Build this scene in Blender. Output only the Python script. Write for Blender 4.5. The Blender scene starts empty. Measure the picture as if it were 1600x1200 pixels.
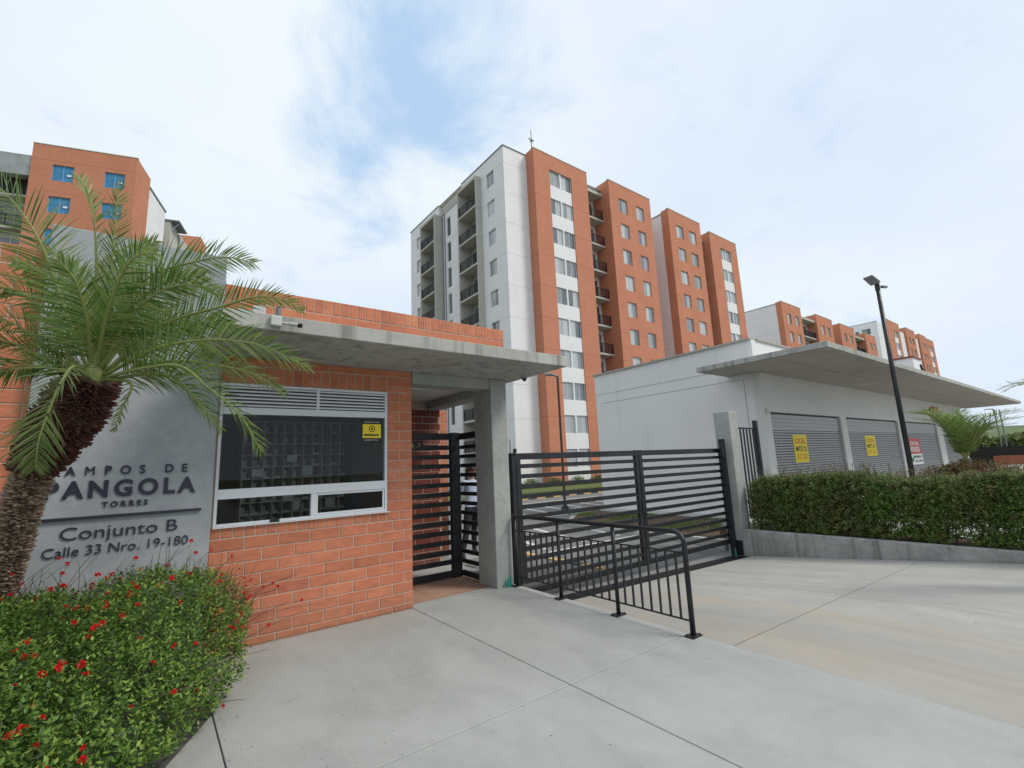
import bpy, math, random
import numpy as np
from mathutils import Vector, Matrix
random.seed(7); RNG = np.random.default_rng(11)
SC = bpy.context.scene; COL = SC.collection
R_ = math.radians

# ---------------------------------------------------------------- camera, light, exposure
yaw, pitch, roll = R_(37.3709), R_(9.8361), R_(2.5174)
F_ = 734.75
fw = Vector((math.sin(yaw)*math.cos(pitch), math.cos(yaw)*math.cos(pitch), math.sin(pitch)))
rt = Vector((math.cos(yaw), -math.sin(yaw), 0)); dn = fw.cross(rt)
rt2 = math.cos(roll)*rt + math.sin(roll)*dn; dn2 = -math.sin(roll)*rt + math.cos(roll)*dn
CAM = Vector((0, 0, 1.62))
cd = bpy.data.cameras.new('camera'); cam = bpy.data.objects.new('camera', cd); COL.objects.link(cam)
cd.sensor_width = 36; cd.lens = F_/1600*36; cd.clip_start = .05; cd.clip_end = 4000
cam.matrix_world = Matrix(((rt2.x, -dn2.x, -fw.x, CAM.x), (rt2.y, -dn2.y, -fw.y, CAM.y), (rt2.z, -dn2.z, -fw.z, CAM.z), (0, 0, 0, 1)))
SC.camera = cam
SC.view_settings.view_transform = 'Standard'; SC.view_settings.look = 'None'
SC.view_settings.exposure = -0.03; SC.view_settings.gamma = 1; SC.view_settings.use_curve_mapping = False

W = bpy.data.worlds.new('World'); SC.world = W; W.use_nodes = True
nt = W.node_tree; nt.nodes.clear(); N = nt.nodes.new; L = nt.links.new
out = N('ShaderNodeOutputWorld'); bg = N('ShaderNodeBackground'); bg.inputs[1].default_value = .1
sky = N('ShaderNodeTexSky'); sky.sky_type = 'NISHITA'; sky.sun_disc = False
sky.sun_elevation = R_(48); sky.sun_rotation = R_(140); sky.air_density = 1.2; sky.dust_density = 1.5
tc = N('ShaderNodeTexCoord')
def vmath(op, a, b=None):
    n = N('ShaderNodeVectorMath'); n.operation = op
    for i, v in enumerate((a, b)):
        if v is None: continue
        if hasattr(v, 'links'): L(v, n.inputs[i])
        else: n.inputs[i].default_value = v
    return n
def fmath(op, a, b=None, clamp=False):
    n = N('ShaderNodeMath'); n.operation = op; n.use_clamp = clamp
    for i, v in enumerate((a, b)):
        if v is None: continue
        if hasattr(v, 'links'): L(v, n.inputs[i])
        else: n.inputs[i].default_value = v
    return n.outputs[0]
DIR = tc.outputs['Generated']
# clouds: the direction is spread over a flat layer so that they lie like real ones
sx = N('ShaderNodeSeparateXYZ'); L(DIR, sx.inputs[0])
zz = fmath('MAXIMUM', fmath('ADD', sx.outputs[2], .16), .05)
cx = N('ShaderNodeCombineXYZ'); L(fmath('DIVIDE', sx.outputs[0], zz), cx.inputs[0]); L(fmath('DIVIDE', sx.outputs[1], zz), cx.inputs[1])
n1 = N('ShaderNodeTexNoise'); n1.inputs['Scale'].default_value = 1.9; n1.inputs['Detail'].default_value = 9; n1.inputs['Roughness'].default_value = .62; n1.inputs['Distortion'].default_value = .35
L(cx.outputs[0], n1.inputs['Vector'])
n2 = N('ShaderNodeTexNoise'); n2.inputs['Scale'].default_value = .55; n2.inputs['Detail'].default_value = 5; n2.inputs['Roughness'].default_value = .55
L(vmath('ADD', cx.outputs[0], (7.3, 2.1, 0)).outputs[0], n2.inputs['Vector'])
def pdir(x, y):
    return (rt2*((x-800)/F_) + dn2*((y-600)/F_) + fw).normalized()
gap = None                         # the break in the cloud cover: a few overlapping lobes
for (x, y, r, s) in ((620, 130, .22, .62), (640, 30, .22, .6), (570, 250, .16, .5), (610, 340, .13, .42), (700, 90, .14, .4), (520, 170, .12, .3)):
    d = vmath('DISTANCE', DIR, tuple(pdir(x, y))).outputs['Value']
    v = fmath('MULTIPLY', fmath('SUBTRACT', 1.0, fmath('DIVIDE', d, r), True), s)
    gap = v if gap is None else fmath('MAXIMUM', gap, v)
m = fmath('ADD', fmath('MULTIPLY', gap, 1.5), fmath('MULTIPLY', fmath('SUBTRACT', .52, n1.outputs[0]), 3.4))
m = fmath('ADD', m, -.2)
rg = N('ShaderNodeValToRGB'); rg.color_ramp.elements[0].position = 0; rg.color_ramp.elements[1].position = .95; rg.color_ramp.interpolation = 'EASE'
L(m, rg.inputs[0])
cl = N('ShaderNodeValToRGB'); cr = cl.color_ramp
cr.elements[0].position = .36; cr.elements[0].color = (7.5, 8.6, 10.0, 1)
cr.elements[1].position = .60; cr.elements[1].color = (9.0, 9.8, 10.3, 1)
L(n2.outputs[0], cl.inputs[0])
# higher up the cover is thinner and paler, near the horizon greyer blue
low = fmath('MULTIPLY', fmath('SUBTRACT', .42, sx.outputs[2], True), 1.5, True)
mxl = N('ShaderNodeMixRGB'); L(low, mxl.inputs[0]); L(cl.outputs[0], mxl.inputs[1]); mxl.inputs[2].default_value = (7.3, 8.4, 10.0, 1)
blue = N('ShaderNodeMixRGB'); blue.inputs[0].default_value = .8; L(sky.outputs[0], blue.inputs[1]); blue.inputs[2].default_value = (5.2, 7.5, 10.6, 1)
mx = N('ShaderNodeMixRGB'); L(fmath('MULTIPLY', rg.outputs[0], .92), mx.inputs[0]); L(mxl.outputs[0], mx.inputs[1]); L(blue.outputs[0], mx.inputs[2])
L(mx.outputs[0], bg.inputs[0]); L(bg.outputs[0], out.inputs[0])

sd = bpy.data.lights.new('sun', 'SUN'); sun = bpy.data.objects.new('sun', sd); COL.objects.link(sun)
sd.energy = 2.3; sd.angle = R_(16); sd.color = (1, .93, .82)
az, el = R_(140), R_(48)
sv = Vector((math.sin(az)*math.cos(el), math.cos(az)*math.cos(el), math.sin(el)))
sun.rotation_euler = sv.to_track_quat('Z', 'Y').to_euler(); sun.location = (0, -20, 60)

# ---------------------------------------------------------------- materials
def mat(name, col, rough=.7, metal=0, spec=.5):
    m = bpy.data.materials.new(name); m.use_nodes = True
    b = m.node_tree.nodes['Principled BSDF']
    b.inputs['Base Color'].default_value = (*col, 1); b.inputs['Roughness'].default_value = rough
    b.inputs['Metallic'].default_value = metal; b.inputs['Specular IOR Level'].default_value = spec
    return m
class G:                           # tiny node helper
    def __init__(s, m): s.m = m; s.t = m.node_tree; s.b = s.t.nodes['Principled BSDF']; s.c = s.n('ShaderNodeTexCoord').outputs['Object']
    def n(s, k, **kw):
        x = s.t.nodes.new(k)
        for a, v in kw.items():
            setattr(x, a, v) if not a.startswith('i_') else x.inputs[a[2:].replace('_', ' ')].__setattr__('default_value', v)
        return x
    def l(s, a, b): s.t.links.new(a, b)
    def world(s): return s.n('ShaderNodeNewGeometry').outputs['Position']
    def noise(s, scale, detail=4, rough=.55, vec=None, stretch=None, dist=0):
        x = s.n('ShaderNodeTexNoise'); x.inputs['Scale'].default_value = scale; x.inputs['Detail'].default_value = detail; x.inputs['Roughness'].default_value = rough; x.inputs['Distortion'].default_value = dist
        v = (vec or s.c)
        if stretch:
            mp = s.n('ShaderNodeMapping'); mp.inputs['Scale'].default_value = stretch; s.l(v, mp.inputs[0]); v = mp.outputs[0]
        s.l(v, x.inputs['Vector']); return x.outputs[0]
    def ramp(s, fac, stops):
        x = s.n('ShaderNodeValToRGB'); r = x.color_ramp
        while len(r.elements) < len(stops): r.elements.new(.5)
        for e, (p, c) in zip(r.elements, stops): e.position = p; e.color = (*c, 1) if isinstance(c, tuple) else (c, c, c, 1)
        s.l(fac, x.inputs[0]); return x.outputs[0]
    def mix(s, f, a, b, mode='MIX'):
        x = s.n('ShaderNodeMixRGB'); x.blend_type = mode
        for i, v in enumerate((f, a, b)):
            if hasattr(v, 'links'): s.l(v, x.inputs[i])
            else: x.inputs[i].default_value = v if i == 0 else (*v, 1)
        return x.outputs[0]
    def m_(s, op, a, b=None, clamp=False):
        x = s.n('ShaderNodeMath'); x.operation = op; x.use_clamp = clamp
        for i, v in enumerate((a, b)):
            if v is None: continue
            if hasattr(v, 'links'): s.l(v, x.inputs[i])
            else: x.inputs[i].default_value = v
        return x.outputs[0]
    def bump(s, h, d=.01, strength=1):
        x = s.n('ShaderNodeBump'); x.inputs['Distance'].default_value = d; x.inputs['Strength'].default_value = strength
        s.l(h, x.inputs['Height']); s.l(x.outputs[0], s.b.inputs['Normal'])
    def col(s, c): s.l(c, s.b.inputs['Base Color'])

def concrete(name, c0, c1, c2, streak=0., pits=.5, scale=1.):
    m = mat(name, c1, .85, spec=.25); g = G(m)
    a = g.noise(1.3*scale, 6, .6); b = g.noise(9*scale, 6, .65); f = g.noise(90, 3, .6)
    c = g.ramp(a, [(.3, c0), (.5, c1), (.72, c2)])
    c = g.mix(.35, c, g.ramp(b, [(.3, c0), (.7, c2)]))
    if streak:
        s = g.noise(2.2, 5, .6, stretch=(3.2, 3.2, .22)); c = g.mix(g.m_('MULTIPLY', g.ramp(s, [(.5, 0.), (.72, 1.)]), streak), c, tuple(x*.42 for x in c0))
    v = g.n('ShaderNodeTexVoronoi'); v.inputs['Scale'].default_value = 9; g.l(g.c, v.inputs['Vector'])
    vp = g.ramp(v.outputs['Distance'], [(.03, 1.), (.07, 0.)])
    vp = g.m_('MULTIPLY', vp, g.ramp(b, [(.5, 0.), (.56, 1.)]))
    c = g.mix(g.m_('MULTIPLY', vp, pits), c, (.06, .06, .055))
    c = g.mix(.12, c, g.ramp(f, [(.3, .25), (.7, .9)]), 'OVERLAY')
    g.col(c); g.bump(g.m_('ADD', g.m_('MULTIPLY', b, .5), g.m_('MULTIPLY', f, .25)), .008)
    return m
M = {}
M['conc'] = concrete('concrete', (.215, .235, .25), (.305, .325, .34), (.38, .40, .41))
M['conc_dirty'] = concrete('weathered_concrete', (.30, .295, .265), (.38, .38, .35), (.47, .47, .445), streak=.7)
M['conc_low'] = concrete('stained_concrete', (.20, .195, .185), (.34, .33, .315), (.47, .46, .44), streak=.75, scale=1.6)
M['conc_pillar'] = concrete('pillar_concrete', (.22, .23, .215), (.33, .345, .325), (.40, .41, .39), streak=.12)
M['soffit'] = concrete('board_soffit', (.32, .30, .26), (.38, .355, .315), (.44, .415, .37))

def floor_mat(name, base, drive=False):
    m = mat(name, base, .8, spec=.3); g = G(m); g.c = g.world()
    a = g.noise(.55, 7, .62, stretch=(1, .45, 1), dist=.6); b = g.noise(3.5, 8, .68, stretch=(1, .5, 1)); f = g.noise(160, 2, .6); s = g.noise(14, 5, .7, stretch=(.25, 1.6, 1))
    d = tuple(x*.72 for x in base); h = tuple(min(1, x*1.17) for x in base); w = (base[0]*1.03, base[1]*.98, base[2]*.90)
    c = g.ramp(a, [(.3, d), (.5, base), (.68, h)])
    c = g.mix(.4, c, g.ramp(b, [(.3, d), (.52, w), (.75, h)]))
    c = g.mix(.12, c, g.ramp(s, [(.3, d), (.7, h)]))
    if drive:
        sp = g.n('ShaderNodeSeparateXYZ'); g.l(g.world(), sp.inputs[0])
        wob = g.m_('MULTIPLY', g.m_('SUBTRACT', g.noise(.5, 4, .6), .5), 1.1)
        x = g.m_('ADD', sp.outputs[0], wob)
        for xc, wd, st in ((5.6, .30, .6), (4.55, .42, .6)):
            band = g.m_('SUBTRACT', 1., g.m_('DIVIDE', g.m_('ABSOLUTE', g.m_('SUBTRACT', x, xc)), wd), True)
            br = g.ramp(g.noise(1.5, 6, .7, stretch=(1.6, .5, 1)), [(.34, 0.), (.60, 1.)])
            c = g.mix(g.m_('MULTIPLY', g.m_('MULTIPLY', g.m_('POWER', band, .7), br), st), c, (.44, .345, .25))
        near = g.m_('SUBTRACT', 1., g.m_('DIVIDE', g.m_('ABSOLUTE', g.m_('SUBTRACT', x, 4.9)), 1.5), True)
        c = g.mix(g.m_('MULTIPLY', near, .5), c, (.31, .285, .25))
        ty = g.ramp(g.noise(1.1, 6, .7, stretch=(2.2, .16, 1)), [(.46, 0.), (.64, 1.)]); c = g.mix(g.m_('MULTIPLY', ty, .42), c, (.27, .25, .22))
    sm = g.ramp(g.noise(.9, 7, .7, dist=1.), [(.52, 0.), (.72, 1.)]); c = g.mix(g.m_('MULTIPLY', sm, .30), c, (.24, .24, .235))
    v = g.n('ShaderNodeTexVoronoi'); v.inputs['Scale'].default_value = 2.3; g.l(g.c, v.inputs['Vector'])
    c = g.mix(g.m_('MULTIPLY', g.ramp(v.outputs['Distance'], [(.018, 1.), (.032, 0.)]), .6), c, (.07, .065, .06))
    c = g.mix(.15, c, g.ramp(f, [(.3, .3), (.7, .8)]), 'OVERLAY')
    g.col(c); g.bump(g.m_('ADD', g.m_('MULTIPLY', f, .4), b), .003)
    g.l(g.ramp(b, [(.3, .6), (.7, .85)]), g.b.inputs['Roughness'])
    return m
M['walk'] = floor_mat('sidewalk_concrete', (.355, .366, .360))
M['drive'] = floor_mat('driveway_concrete', (.362, .36, .343), True)
M['slab_soft'] = floor_mat('paving_concrete', (.40, .40, .385))

def brick_mat(name, c):
    m = mat(name, c, .78, spec=.3); g = G(m)
    r = g.n('ShaderNodeObjectInfo').outputs['Random']
    k = g.ramp(r, [(0, tuple(x*.84 for x in c)), (.3, tuple(x*.96 for x in c)), (.65, c), (.93, (c[0]*1.08, c[1]*1.13, c[2]*1.1)), (1, (c[0]*.82, c[1]*.76, c[2]*.85))])
    vadd = g.n('ShaderNodeVectorMath'); vadd.operation = 'ADD'; g.l(g.world(), vadd.inputs[0]); vadd.inputs[1].default_value = (3, 5, 2)
    n = g.noise(7, 5, .6, vec=vadd.outputs[0], stretch=(1, 1, 2.5)); f = g.noise(120, 3, .6, vec=vadd.outputs[0])
    k = g.mix(.35, k, g.ramp(n, [(.3, .3), (.7, .72)]), 'OVERLAY'); k = g.mix(.2, k, g.ramp(f, [(.3, .3), (.7, .7)]), 'OVERLAY')
    p = g.noise(1.1, 6, .7, vec=vadd.outputs[0]); k = g.mix(g.m_('MULTIPLY', g.ramp(p, [(.58, 0.), (.75, 1.)]), .22), k, (.62, .5, .42))
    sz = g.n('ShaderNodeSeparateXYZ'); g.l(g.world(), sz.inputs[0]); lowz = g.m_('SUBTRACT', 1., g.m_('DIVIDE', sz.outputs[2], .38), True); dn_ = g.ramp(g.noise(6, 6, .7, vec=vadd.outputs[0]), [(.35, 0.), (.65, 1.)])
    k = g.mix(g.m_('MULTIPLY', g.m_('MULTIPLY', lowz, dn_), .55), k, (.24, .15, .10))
    g.col(k); g.bump(f, .002); return m
M['brick'] = brick_mat('clay_brick', (.50, .175, .095))
M['brick_shade'] = brick_mat('shade_coloured_brick', (.17, .045, .03))  # same clay brick, darkened in colour to stand for the passage's shade
M['mortar'] = concrete('mortar', (.36, .27, .21), (.45, .35, .28), (.52, .42, .34), pits=0)

def facade_brick(name, c):
    m = mat(name, c, .85, spec=.2); g = G(m)
    sp = g.n('ShaderNodeSeparateXYZ'); g.l(g.c, sp.inputs[0]); cb = g.n('ShaderNodeCombineXYZ')
    g.l(g.m_('ADD', sp.outputs[0], sp.outputs[1]), cb.inputs[0]); g.l(sp.outputs[2], cb.inputs[1])
    bt = g.n('ShaderNodeTexBrick'); g.l(cb.outputs[0], bt.inputs['Vector'])
    bt.inputs['Scale'].default_value = 1; bt.inputs['Brick Width'].default_value = .31; bt.inputs['Row Height'].default_value = .12; bt.inputs['Mortar Size'].default_value = .011
    bt.inputs['Color1'].default_value = (c[0]*.96, c[1]*.94, c[2]*.94, 1); bt.inputs['Color2'].default_value = (c[0]*1.04, c[1]*1.06, c[2]*1.06, 1); bt.inputs['Mortar'].default_value = (.50, .225, .14, 1)
    n = g.noise(.45, 6, .65); k = g.mix(.25, bt.outputs[0], g.ramp(n, [(.3, .36), (.7, .66)]), 'OVERLAY')
    st_ = g.noise(1.3, 5, .65, stretch=(2, 2, .1)); k = g.mix(g.m_('MULTIPLY', g.ramp(st_, [(.56, 0.), (.8, 1.)]), .22), k, (.30, .12, .075))
    k = g.mix(.05, k, g.ramp(g.noise(4, 4, .7), [(.3, .3), (.7, .7)]), 'OVERLAY')
    fl = g.m_('ABSOLUTE', g.m_('SUBTRACT', g.m_('FRACT', g.m_('DIVIDE', g.m_('ADD', sp.outputs[2], .12), 2.68)), .5))
    k = g.mix(g.m_('MULTIPLY', g.ramp(fl, [(.489, 0.), (.494, 1.)]), .5), k, (.25, .09, .05))
    g.col(k); return m
M['fbrick'] = facade_brick('tower_brick', (.51, .208, .125))
def white_wall(name, c, joints=True, dirt=.25):
    m = mat(name, c, .8, spec=.25); g = G(m)
    sp = g.n('ShaderNodeSeparateXYZ'); g.l(g.c, sp.inputs[0])
    n = g.noise(.6, 5, .6); k = g.ramp(n, [(.3, tuple(x*.93 for x in c)), (.7, c)])
    s = g.noise(1.2, 5, .65, stretch=(2.5, 2.5, .12)); k = g.mix(g.m_('MULTIPLY', g.ramp(s, [(.55, 0.), (.8, 1.)]), dirt), k, tuple(x*.6 for x in c))
    if joints:
        fl = g.m_('ABSOLUTE', g.m_('SUBTRACT', g.m_('FRACT', g.m_('DIVIDE', g.m_('ADD', sp.outputs[2], .28), 2.68)), .5))
        k = g.mix(g.m_('MULTIPLY', g.ramp(fl, [(.489, 0.), (.495, 1.)]), .55), k, tuple(x*.45 for x in c))
    g.col(k); return m
M['white'] = white_wall('white_render', (.77, .775, .78))
M['tan'] = white_wall('tan_render', (.49, .48, .43))
M['shopwhite'] = white_wall('shop_render', (.72, .72, .715), False, .3)
M['shopfront'] = white_wall('shopfront_render', (.63, .64, .615), False, .35)
M['alu'] = mat('painted_aluminium', (.62, .645, .67), .35, .0)
M['louvre'] = mat('louvre_aluminium', (.50, .52, .53), .4, .3)
M['steel'] = mat('black_painted_steel', (.022, .024, .028), .45, 0, .35)
g = G(M['steel']); g.l(g.ramp(g.noise(14, 4, .6), [(.3, .34), (.7, .55)]), g.b.inputs['Roughness']); g.col(g.ramp(g.noise(5, 5, .6), [(.35, (.013, .014, .017)), (.7, (.026, .028, .031))]))
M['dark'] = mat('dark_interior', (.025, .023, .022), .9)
M['pit'] = mat('drain_pit', (.035, .035, .035), .95); M['joint'] = mat('joint_filler', (.10, .10, .095), .95)
M['letter'] = mat('navy_letter_metal', (.016, .018, .035), .45)
M['ceil'] = white_wall('painted_ceiling', (.62, .61, .58), False)
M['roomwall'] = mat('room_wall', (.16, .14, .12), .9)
M['shelf'] = mat('pigeonhole_wood', (.68, .61, .50), .6)
M['shelfback'] = mat('pigeonhole_back', (.20, .185, .165), .7)
M['paper'] = mat('paper', (.80, .81, .82), .8)
M['yellow'] = mat('yellow_print', (.80, .62, .02), .6); M['redprint'] = mat('red_print', (.55, .10, .08), .6)
M['black'] = mat('black_print', (.015, .015, .012), .6); M['whiteprint'] = mat('white_print', (.78, .78, .76), .6); M['orangeprint'] = mat('orange_print', (.66, .22, .03), .6)
M['greenprint'] = mat('green_print', (.05, .32, .18), .6)
M['camw'] = mat('camera_plastic', (.46, .47, .46), .5); M['lens'] = mat('lens_black', (.01, .01, .012), .1)
M['pvc'] = mat('green_pvc', (.02, .33, .25), .4)
M['pipe'] = mat('grey_pipe', (.16, .17, .19), .5)
M['asphalt'] = concrete('asphalt', (.13, .13, .13), (.175, .175, .17), (.22, .22, .21), pits=0)
M['line'] = mat('road_paint', (.62, .62, .60), .7); M['yline'] = mat('kerb_yellow_paint', (.62, .40, .16), .7); M['kdark'] = mat('kerb_dark_paint', (.05, .05, .05), .7)
M['tile'] = concrete('terracotta_tile', (.30, .17, .12), (.38, .225, .165), (.44, .27, .20), pits=0)
M['soil'] = concrete('soil', (.05, .03, .02), (.10, .06, .04), (.17, .11, .075), pits=0, scale=3)
M['grass'] = concrete('grass_turf', (.05, .085, .02), (.10, .14, .04), (.17, .16, .08), pits=0, scale=3)
M['land'] = concrete('open_land', (.10, .12, .06), (.16, .17, .10), (.2, .2, .14), pits=0, scale=.05)
M['hill'] = concrete('hill_green', (.06, .09, .04), (.10, .14, .06), (.17, .22, .09), pits=0, scale=.05)
M['tin'] = mat('bluefilm_pane', (.03, .19, .40), .25)
g = G(M['tin']); g.col(g.ramp(g.noise(2.5, 6, .7), [(.3, (.02, .13, .30)), (.7, (.05, .27, .50))]))
M['filmframe'] = mat('bluefilm_frame', (.16, .48, .72), .4)
def pane_mat(name, c0, c1):
    m = mat(name, c0, .08, spec=.9); g = G(m)
    r = g.n('ShaderNodeObjectInfo').outputs['Random']
    s = g.noise(3.0, 3, .6, stretch=(5, 5, .25)); k = g.mix(g.ramp(g.m_('ADD', g.m_('MULTIPLY', r, .75), g.m_('MULTIPLY', s, .5)), [(.36, 0.), (.80, 1.)]), c0, c1)
    g.col(k); g.b.inputs['Coat Weight'].default_value = .6; g.b.inputs['Coat Roughness'].default_value = .03; return m
M['pane'] = pane_mat('curtained_pane', (.10, .115, .13), (.46, .49, .50))
M['darkpane'] = pane_mat('dark_pane', (.03, .035, .042), (.16, .17, .18))
def glass_mat():
    m = bpy.data.materials.new('window_glass'); m.use_nodes = True; t = m.node_tree; t.nodes.clear()
    o = t.nodes.new('ShaderNodeOutputMaterial'); a = t.nodes.new('ShaderNodeBsdfTransparent'); b = t.nodes.new('ShaderNodeBsdfGlossy'); x = t.nodes.new('ShaderNodeMixShader'); f = t.nodes.new('ShaderNodeFresnel')
    a.inputs[0].default_value = (.86, .89, .88, 1); b.inputs['Roughness'].default_value = .01; f.inputs[0].default_value = 1.3
    t.links.new(f.outputs[0], x.inputs[0]); t.links.new(a.outputs[0], x.inputs[1]); t.links.new(b.outputs[0], x.inputs[2]); t.links.new(x.outputs[0], o.inputs[0]); return m
M['glass'] = glass_mat()
def leaf_mat(name, cols, trans=.3, rough=.5, patch=None):
    m = mat(name, cols[0], rough, spec=.35); g = G(m)
    r = g.n('ShaderNodeNewGeometry').outputs['Random Per Island']
    k = g.ramp(r, [(i/(len(cols)-1)*.98+.01, c) for i, c in enumerate(cols)])
    n = g.noise(1.6, 3, .6)
    if patch: k = g.mix(g.m_('MULTIPLY', g.ramp(g.m_('ADD', g.m_('MULTIPLY', n, .7), g.m_('MULTIPLY', r, .3)), [(.46, 0.), (.62, 1.)]), .65), k, patch)
    g.col(k)
    tr = g.n('ShaderNodeBsdfTranslucent'); g.l(k, tr.inputs[0]); ms = g.n('ShaderNodeMixShader'); ms.inputs[0].default_value = trans
    o = [n for n in g.t.nodes if n.type == 'OUTPUT_MATERIAL'][0]
    g.l(g.b.outputs[0], ms.inputs[1]); g.l(tr.outputs[0], ms.inputs[2]); g.l(ms.outputs[0], o.inputs[0]); return m
M['leaf'] = leaf_mat('shrub_leaf', [(.03, .07, .015), (.07, .15, .024), (.13, .24, .036), (.28, .38, .07)], .32)
M['hleaf'] = leaf_mat('hedge_leaf', [(.035, .085, .02), (.075, .165, .03), (.14, .25, .045), (.28, .36, .09)], .3, patch=(.17, .10, .045))
M['redleaf'] = leaf_mat('red_croton_leaf', [(.14, .05, .03), (.27, .09, .05), (.08, .13, .035), (.20, .11, .05)], .25)
M['frond'] = leaf_mat('palm_leaflet', [(.06, .13, .03), (.11, .21, .04), (.19, .30, .06), (.25, .34, .15), (.32, .33, .10)], .38, .38)
M['frondlight'] = leaf_mat('palm_leaflet_underside', [(.12, .19, .06), (.18, .25, .09), (.24, .29, .12)], .4)
M['rachis'] = mat('frond_stalk', (.24, .27, .08), .5)
M['flower'] = leaf_mat('red_petal', [(.55, .015, .012), (.75, .03, .02), (.62, .02, .03)], .3)
M['stem'] = mat('thin_brown_stem', (.10, .05, .035), .7)
M['bark'] = leaf_mat('palm_boot', [(.13, .08, .05), (.24, .165, .11), (.40, .30, .21), (.08, .045, .03)], 0, .85)
M['bootdark'] = leaf_mat('dry_frond_base', [(.05, .018, .012), (.09, .032, .022), (.13, .055, .035)], 0, .85)
M['skin'] = mat('skin', (.32, .16, .10), .55); M['hair'] = mat('hair', (.012, .009, .008), .6); M['shirt'] = mat('pale_blue_shirt', (.50, .55, .68), .8); M['trousers'] = mat('dark_trousers', (.012, .012, .016), .8); M['shoe'] = mat('black_shoe', (.015, .012, .012), .4)
def shutter_mat():
    m = mat('perforated_shutter', (.36, .37, .385), .5, .35); g = G(m)
    sp = g.n('ShaderNodeSeparateXYZ'); g.l(g.c, sp.inputs[0])
    f = g.m_('FRACT', g.m_('MULTIPLY', sp.outputs[0], 6.0)); h = g.m_('GREATER_THAN', g.m_('ABSOLUTE', g.m_('SUBTRACT', f, .5)), .42)
    g.col(g.mix(h, (.06, .06, .065), (.40, .41, .43))); return m
M['shutter'] = mat('galvanised_shutter', (.36, .365, .365), .5, .3)
M['perfo'] = shutter_mat()

# ---------------------------------------------------------------- mesh helpers
ORG = {}
def link(o, parent=None):
    COL.objects.link(o)
    if parent is not None: o.parent = parent; ORG[o.name] = ORG.get(parent.name, Vector((0, 0, 0)))
    return o
def tag(o, label=None, cat=None, group=None, kind=None):
    if label: o['label'] = label
    if cat: o['category'] = cat
    if group: o['group'] = group
    if kind: o['kind'] = kind
    return o
def thing(name, label, cat, loc=(0, 0, 0), rz=0, group=None):
    o = bpy.data.objects.new(name, None); COL.objects.link(o); o.location = loc; o.rotation_euler = (0, 0, rz); o.empty_display_size = .2
    ORG[o.name] = Vector(loc); return tag(o, label, cat, group)
class MB:
    def __init__(s): s.v = []; s.f = []; s.mi = []
    def add(s, vs, fs, mi=0):
        b = len(s.v); s.v += [tuple(v) for v in vs]; s.f += [tuple(b+i for i in f) for f in fs]; s.mi += [mi]*len(fs)
    def box(s, x0, x1, y0, y1, z0, z1, mi=0):
        s.add([(x0, y0, z0), (x1, y0, z0), (x1, y1, z0), (x0, y1, z0), (x0, y0, z1), (x1, y0, z1), (x1, y1, z1), (x0, y1, z1)],
              [(0, 3, 2, 1), (4, 5, 6, 7), (0, 1, 5, 4), (1, 2, 6, 5), (2, 3, 7, 6), (3, 0, 4, 7)], mi); return s
    def tube(s, pts, r, n=8, caps=True, mi=0):
        pts = [Vector(p) for p in pts]; rs = r if isinstance(r, (list, tuple)) else [r]*len(pts); rings = []
        up = Vector((0, 0, 1))
        for i, p in enumerate(pts):
            t = (pts[min(i+1, len(pts)-1)]-pts[max(i-1, 0)]).normalized()
            a = t.cross(up if abs(t.z) < .95 else Vector((1, 0, 0))).normalized(); b = t.cross(a)
            rings.append([p+rs[i]*(math.cos(2*math.pi*k/n)*a+math.sin(2*math.pi*k/n)*b) for k in range(n)])
        vs = [v for rr in rings for v in rr]; fs = []
        for i in range(len(pts)-1):
            for k in range(n): fs.append((i*n+k, i*n+(k+1) % n, (i+1)*n+(k+1) % n, (i+1)*n+k))
        if caps: fs += [tuple(range(n-1, -1, -1)), tuple((len(pts)-1)*n+k for k in range(n))]
        s.add(vs, fs, mi); return s
    def prism(s, poly, z0, z1, mi=0):
        n = len(poly); vs = [(x, y, z0) for x, y in poly]+[(x, y, z1) for x, y in poly]
        s.add(vs, [tuple(range(n-1, -1, -1)), tuple(range(n, 2*n))]+[(i, (i+1) % n, n+(i+1) % n, n+i) for i in range(n)], mi); return s
    def mesh(s, name, org=(0, 0, 0)):
        me = bpy.data.meshes.new(name); o = Vector(org); me.from_pydata([tuple(Vector(v)-o) for v in s.v], [], s.f); return me
    def build(s, name, m, parent=None, smooth=False, bevel=0, local=False):
        org = Vector((0, 0, 0)) if (parent is None or local) else ORG.get(parent.name, Vector((0, 0, 0)))
        me = s.mesh(name, org); ms = m if isinstance(m, (list, tuple)) else [m]
        for x in ms: me.materials.append(x)
        if len(ms) > 1: me.polygons.foreach_set('material_index', s.mi)
        if smooth: me.polygons.foreach_set('use_smooth', [True]*len(me.polygons))
        o = bpy.data.objects.new(name, me); link(o, parent)
        if bevel:
            b = o.modifiers.new('bevel', 'BEVEL'); b.width = bevel; b.segments = 2; b.limit_method = 'ANGLE'
        return o
def shared(name, me, parent, loc, rot=None, scale=None):
    o = bpy.data.objects.new(name, me); link(o, parent); o.location = Vector(loc)-(ORG.get(parent.name, Vector((0, 0, 0))) if parent else Vector((0, 0, 0)))
    if rot: o.rotation_euler = rot
    if scale: o.scale = scale
    return o
def at(x, y, d):                    # a point at optical depth d metres along the sight line through (x, y)
    return CAM + (rt2*((x-800)/F_) + dn2*((y-600)/F_) + fw)*d
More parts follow.
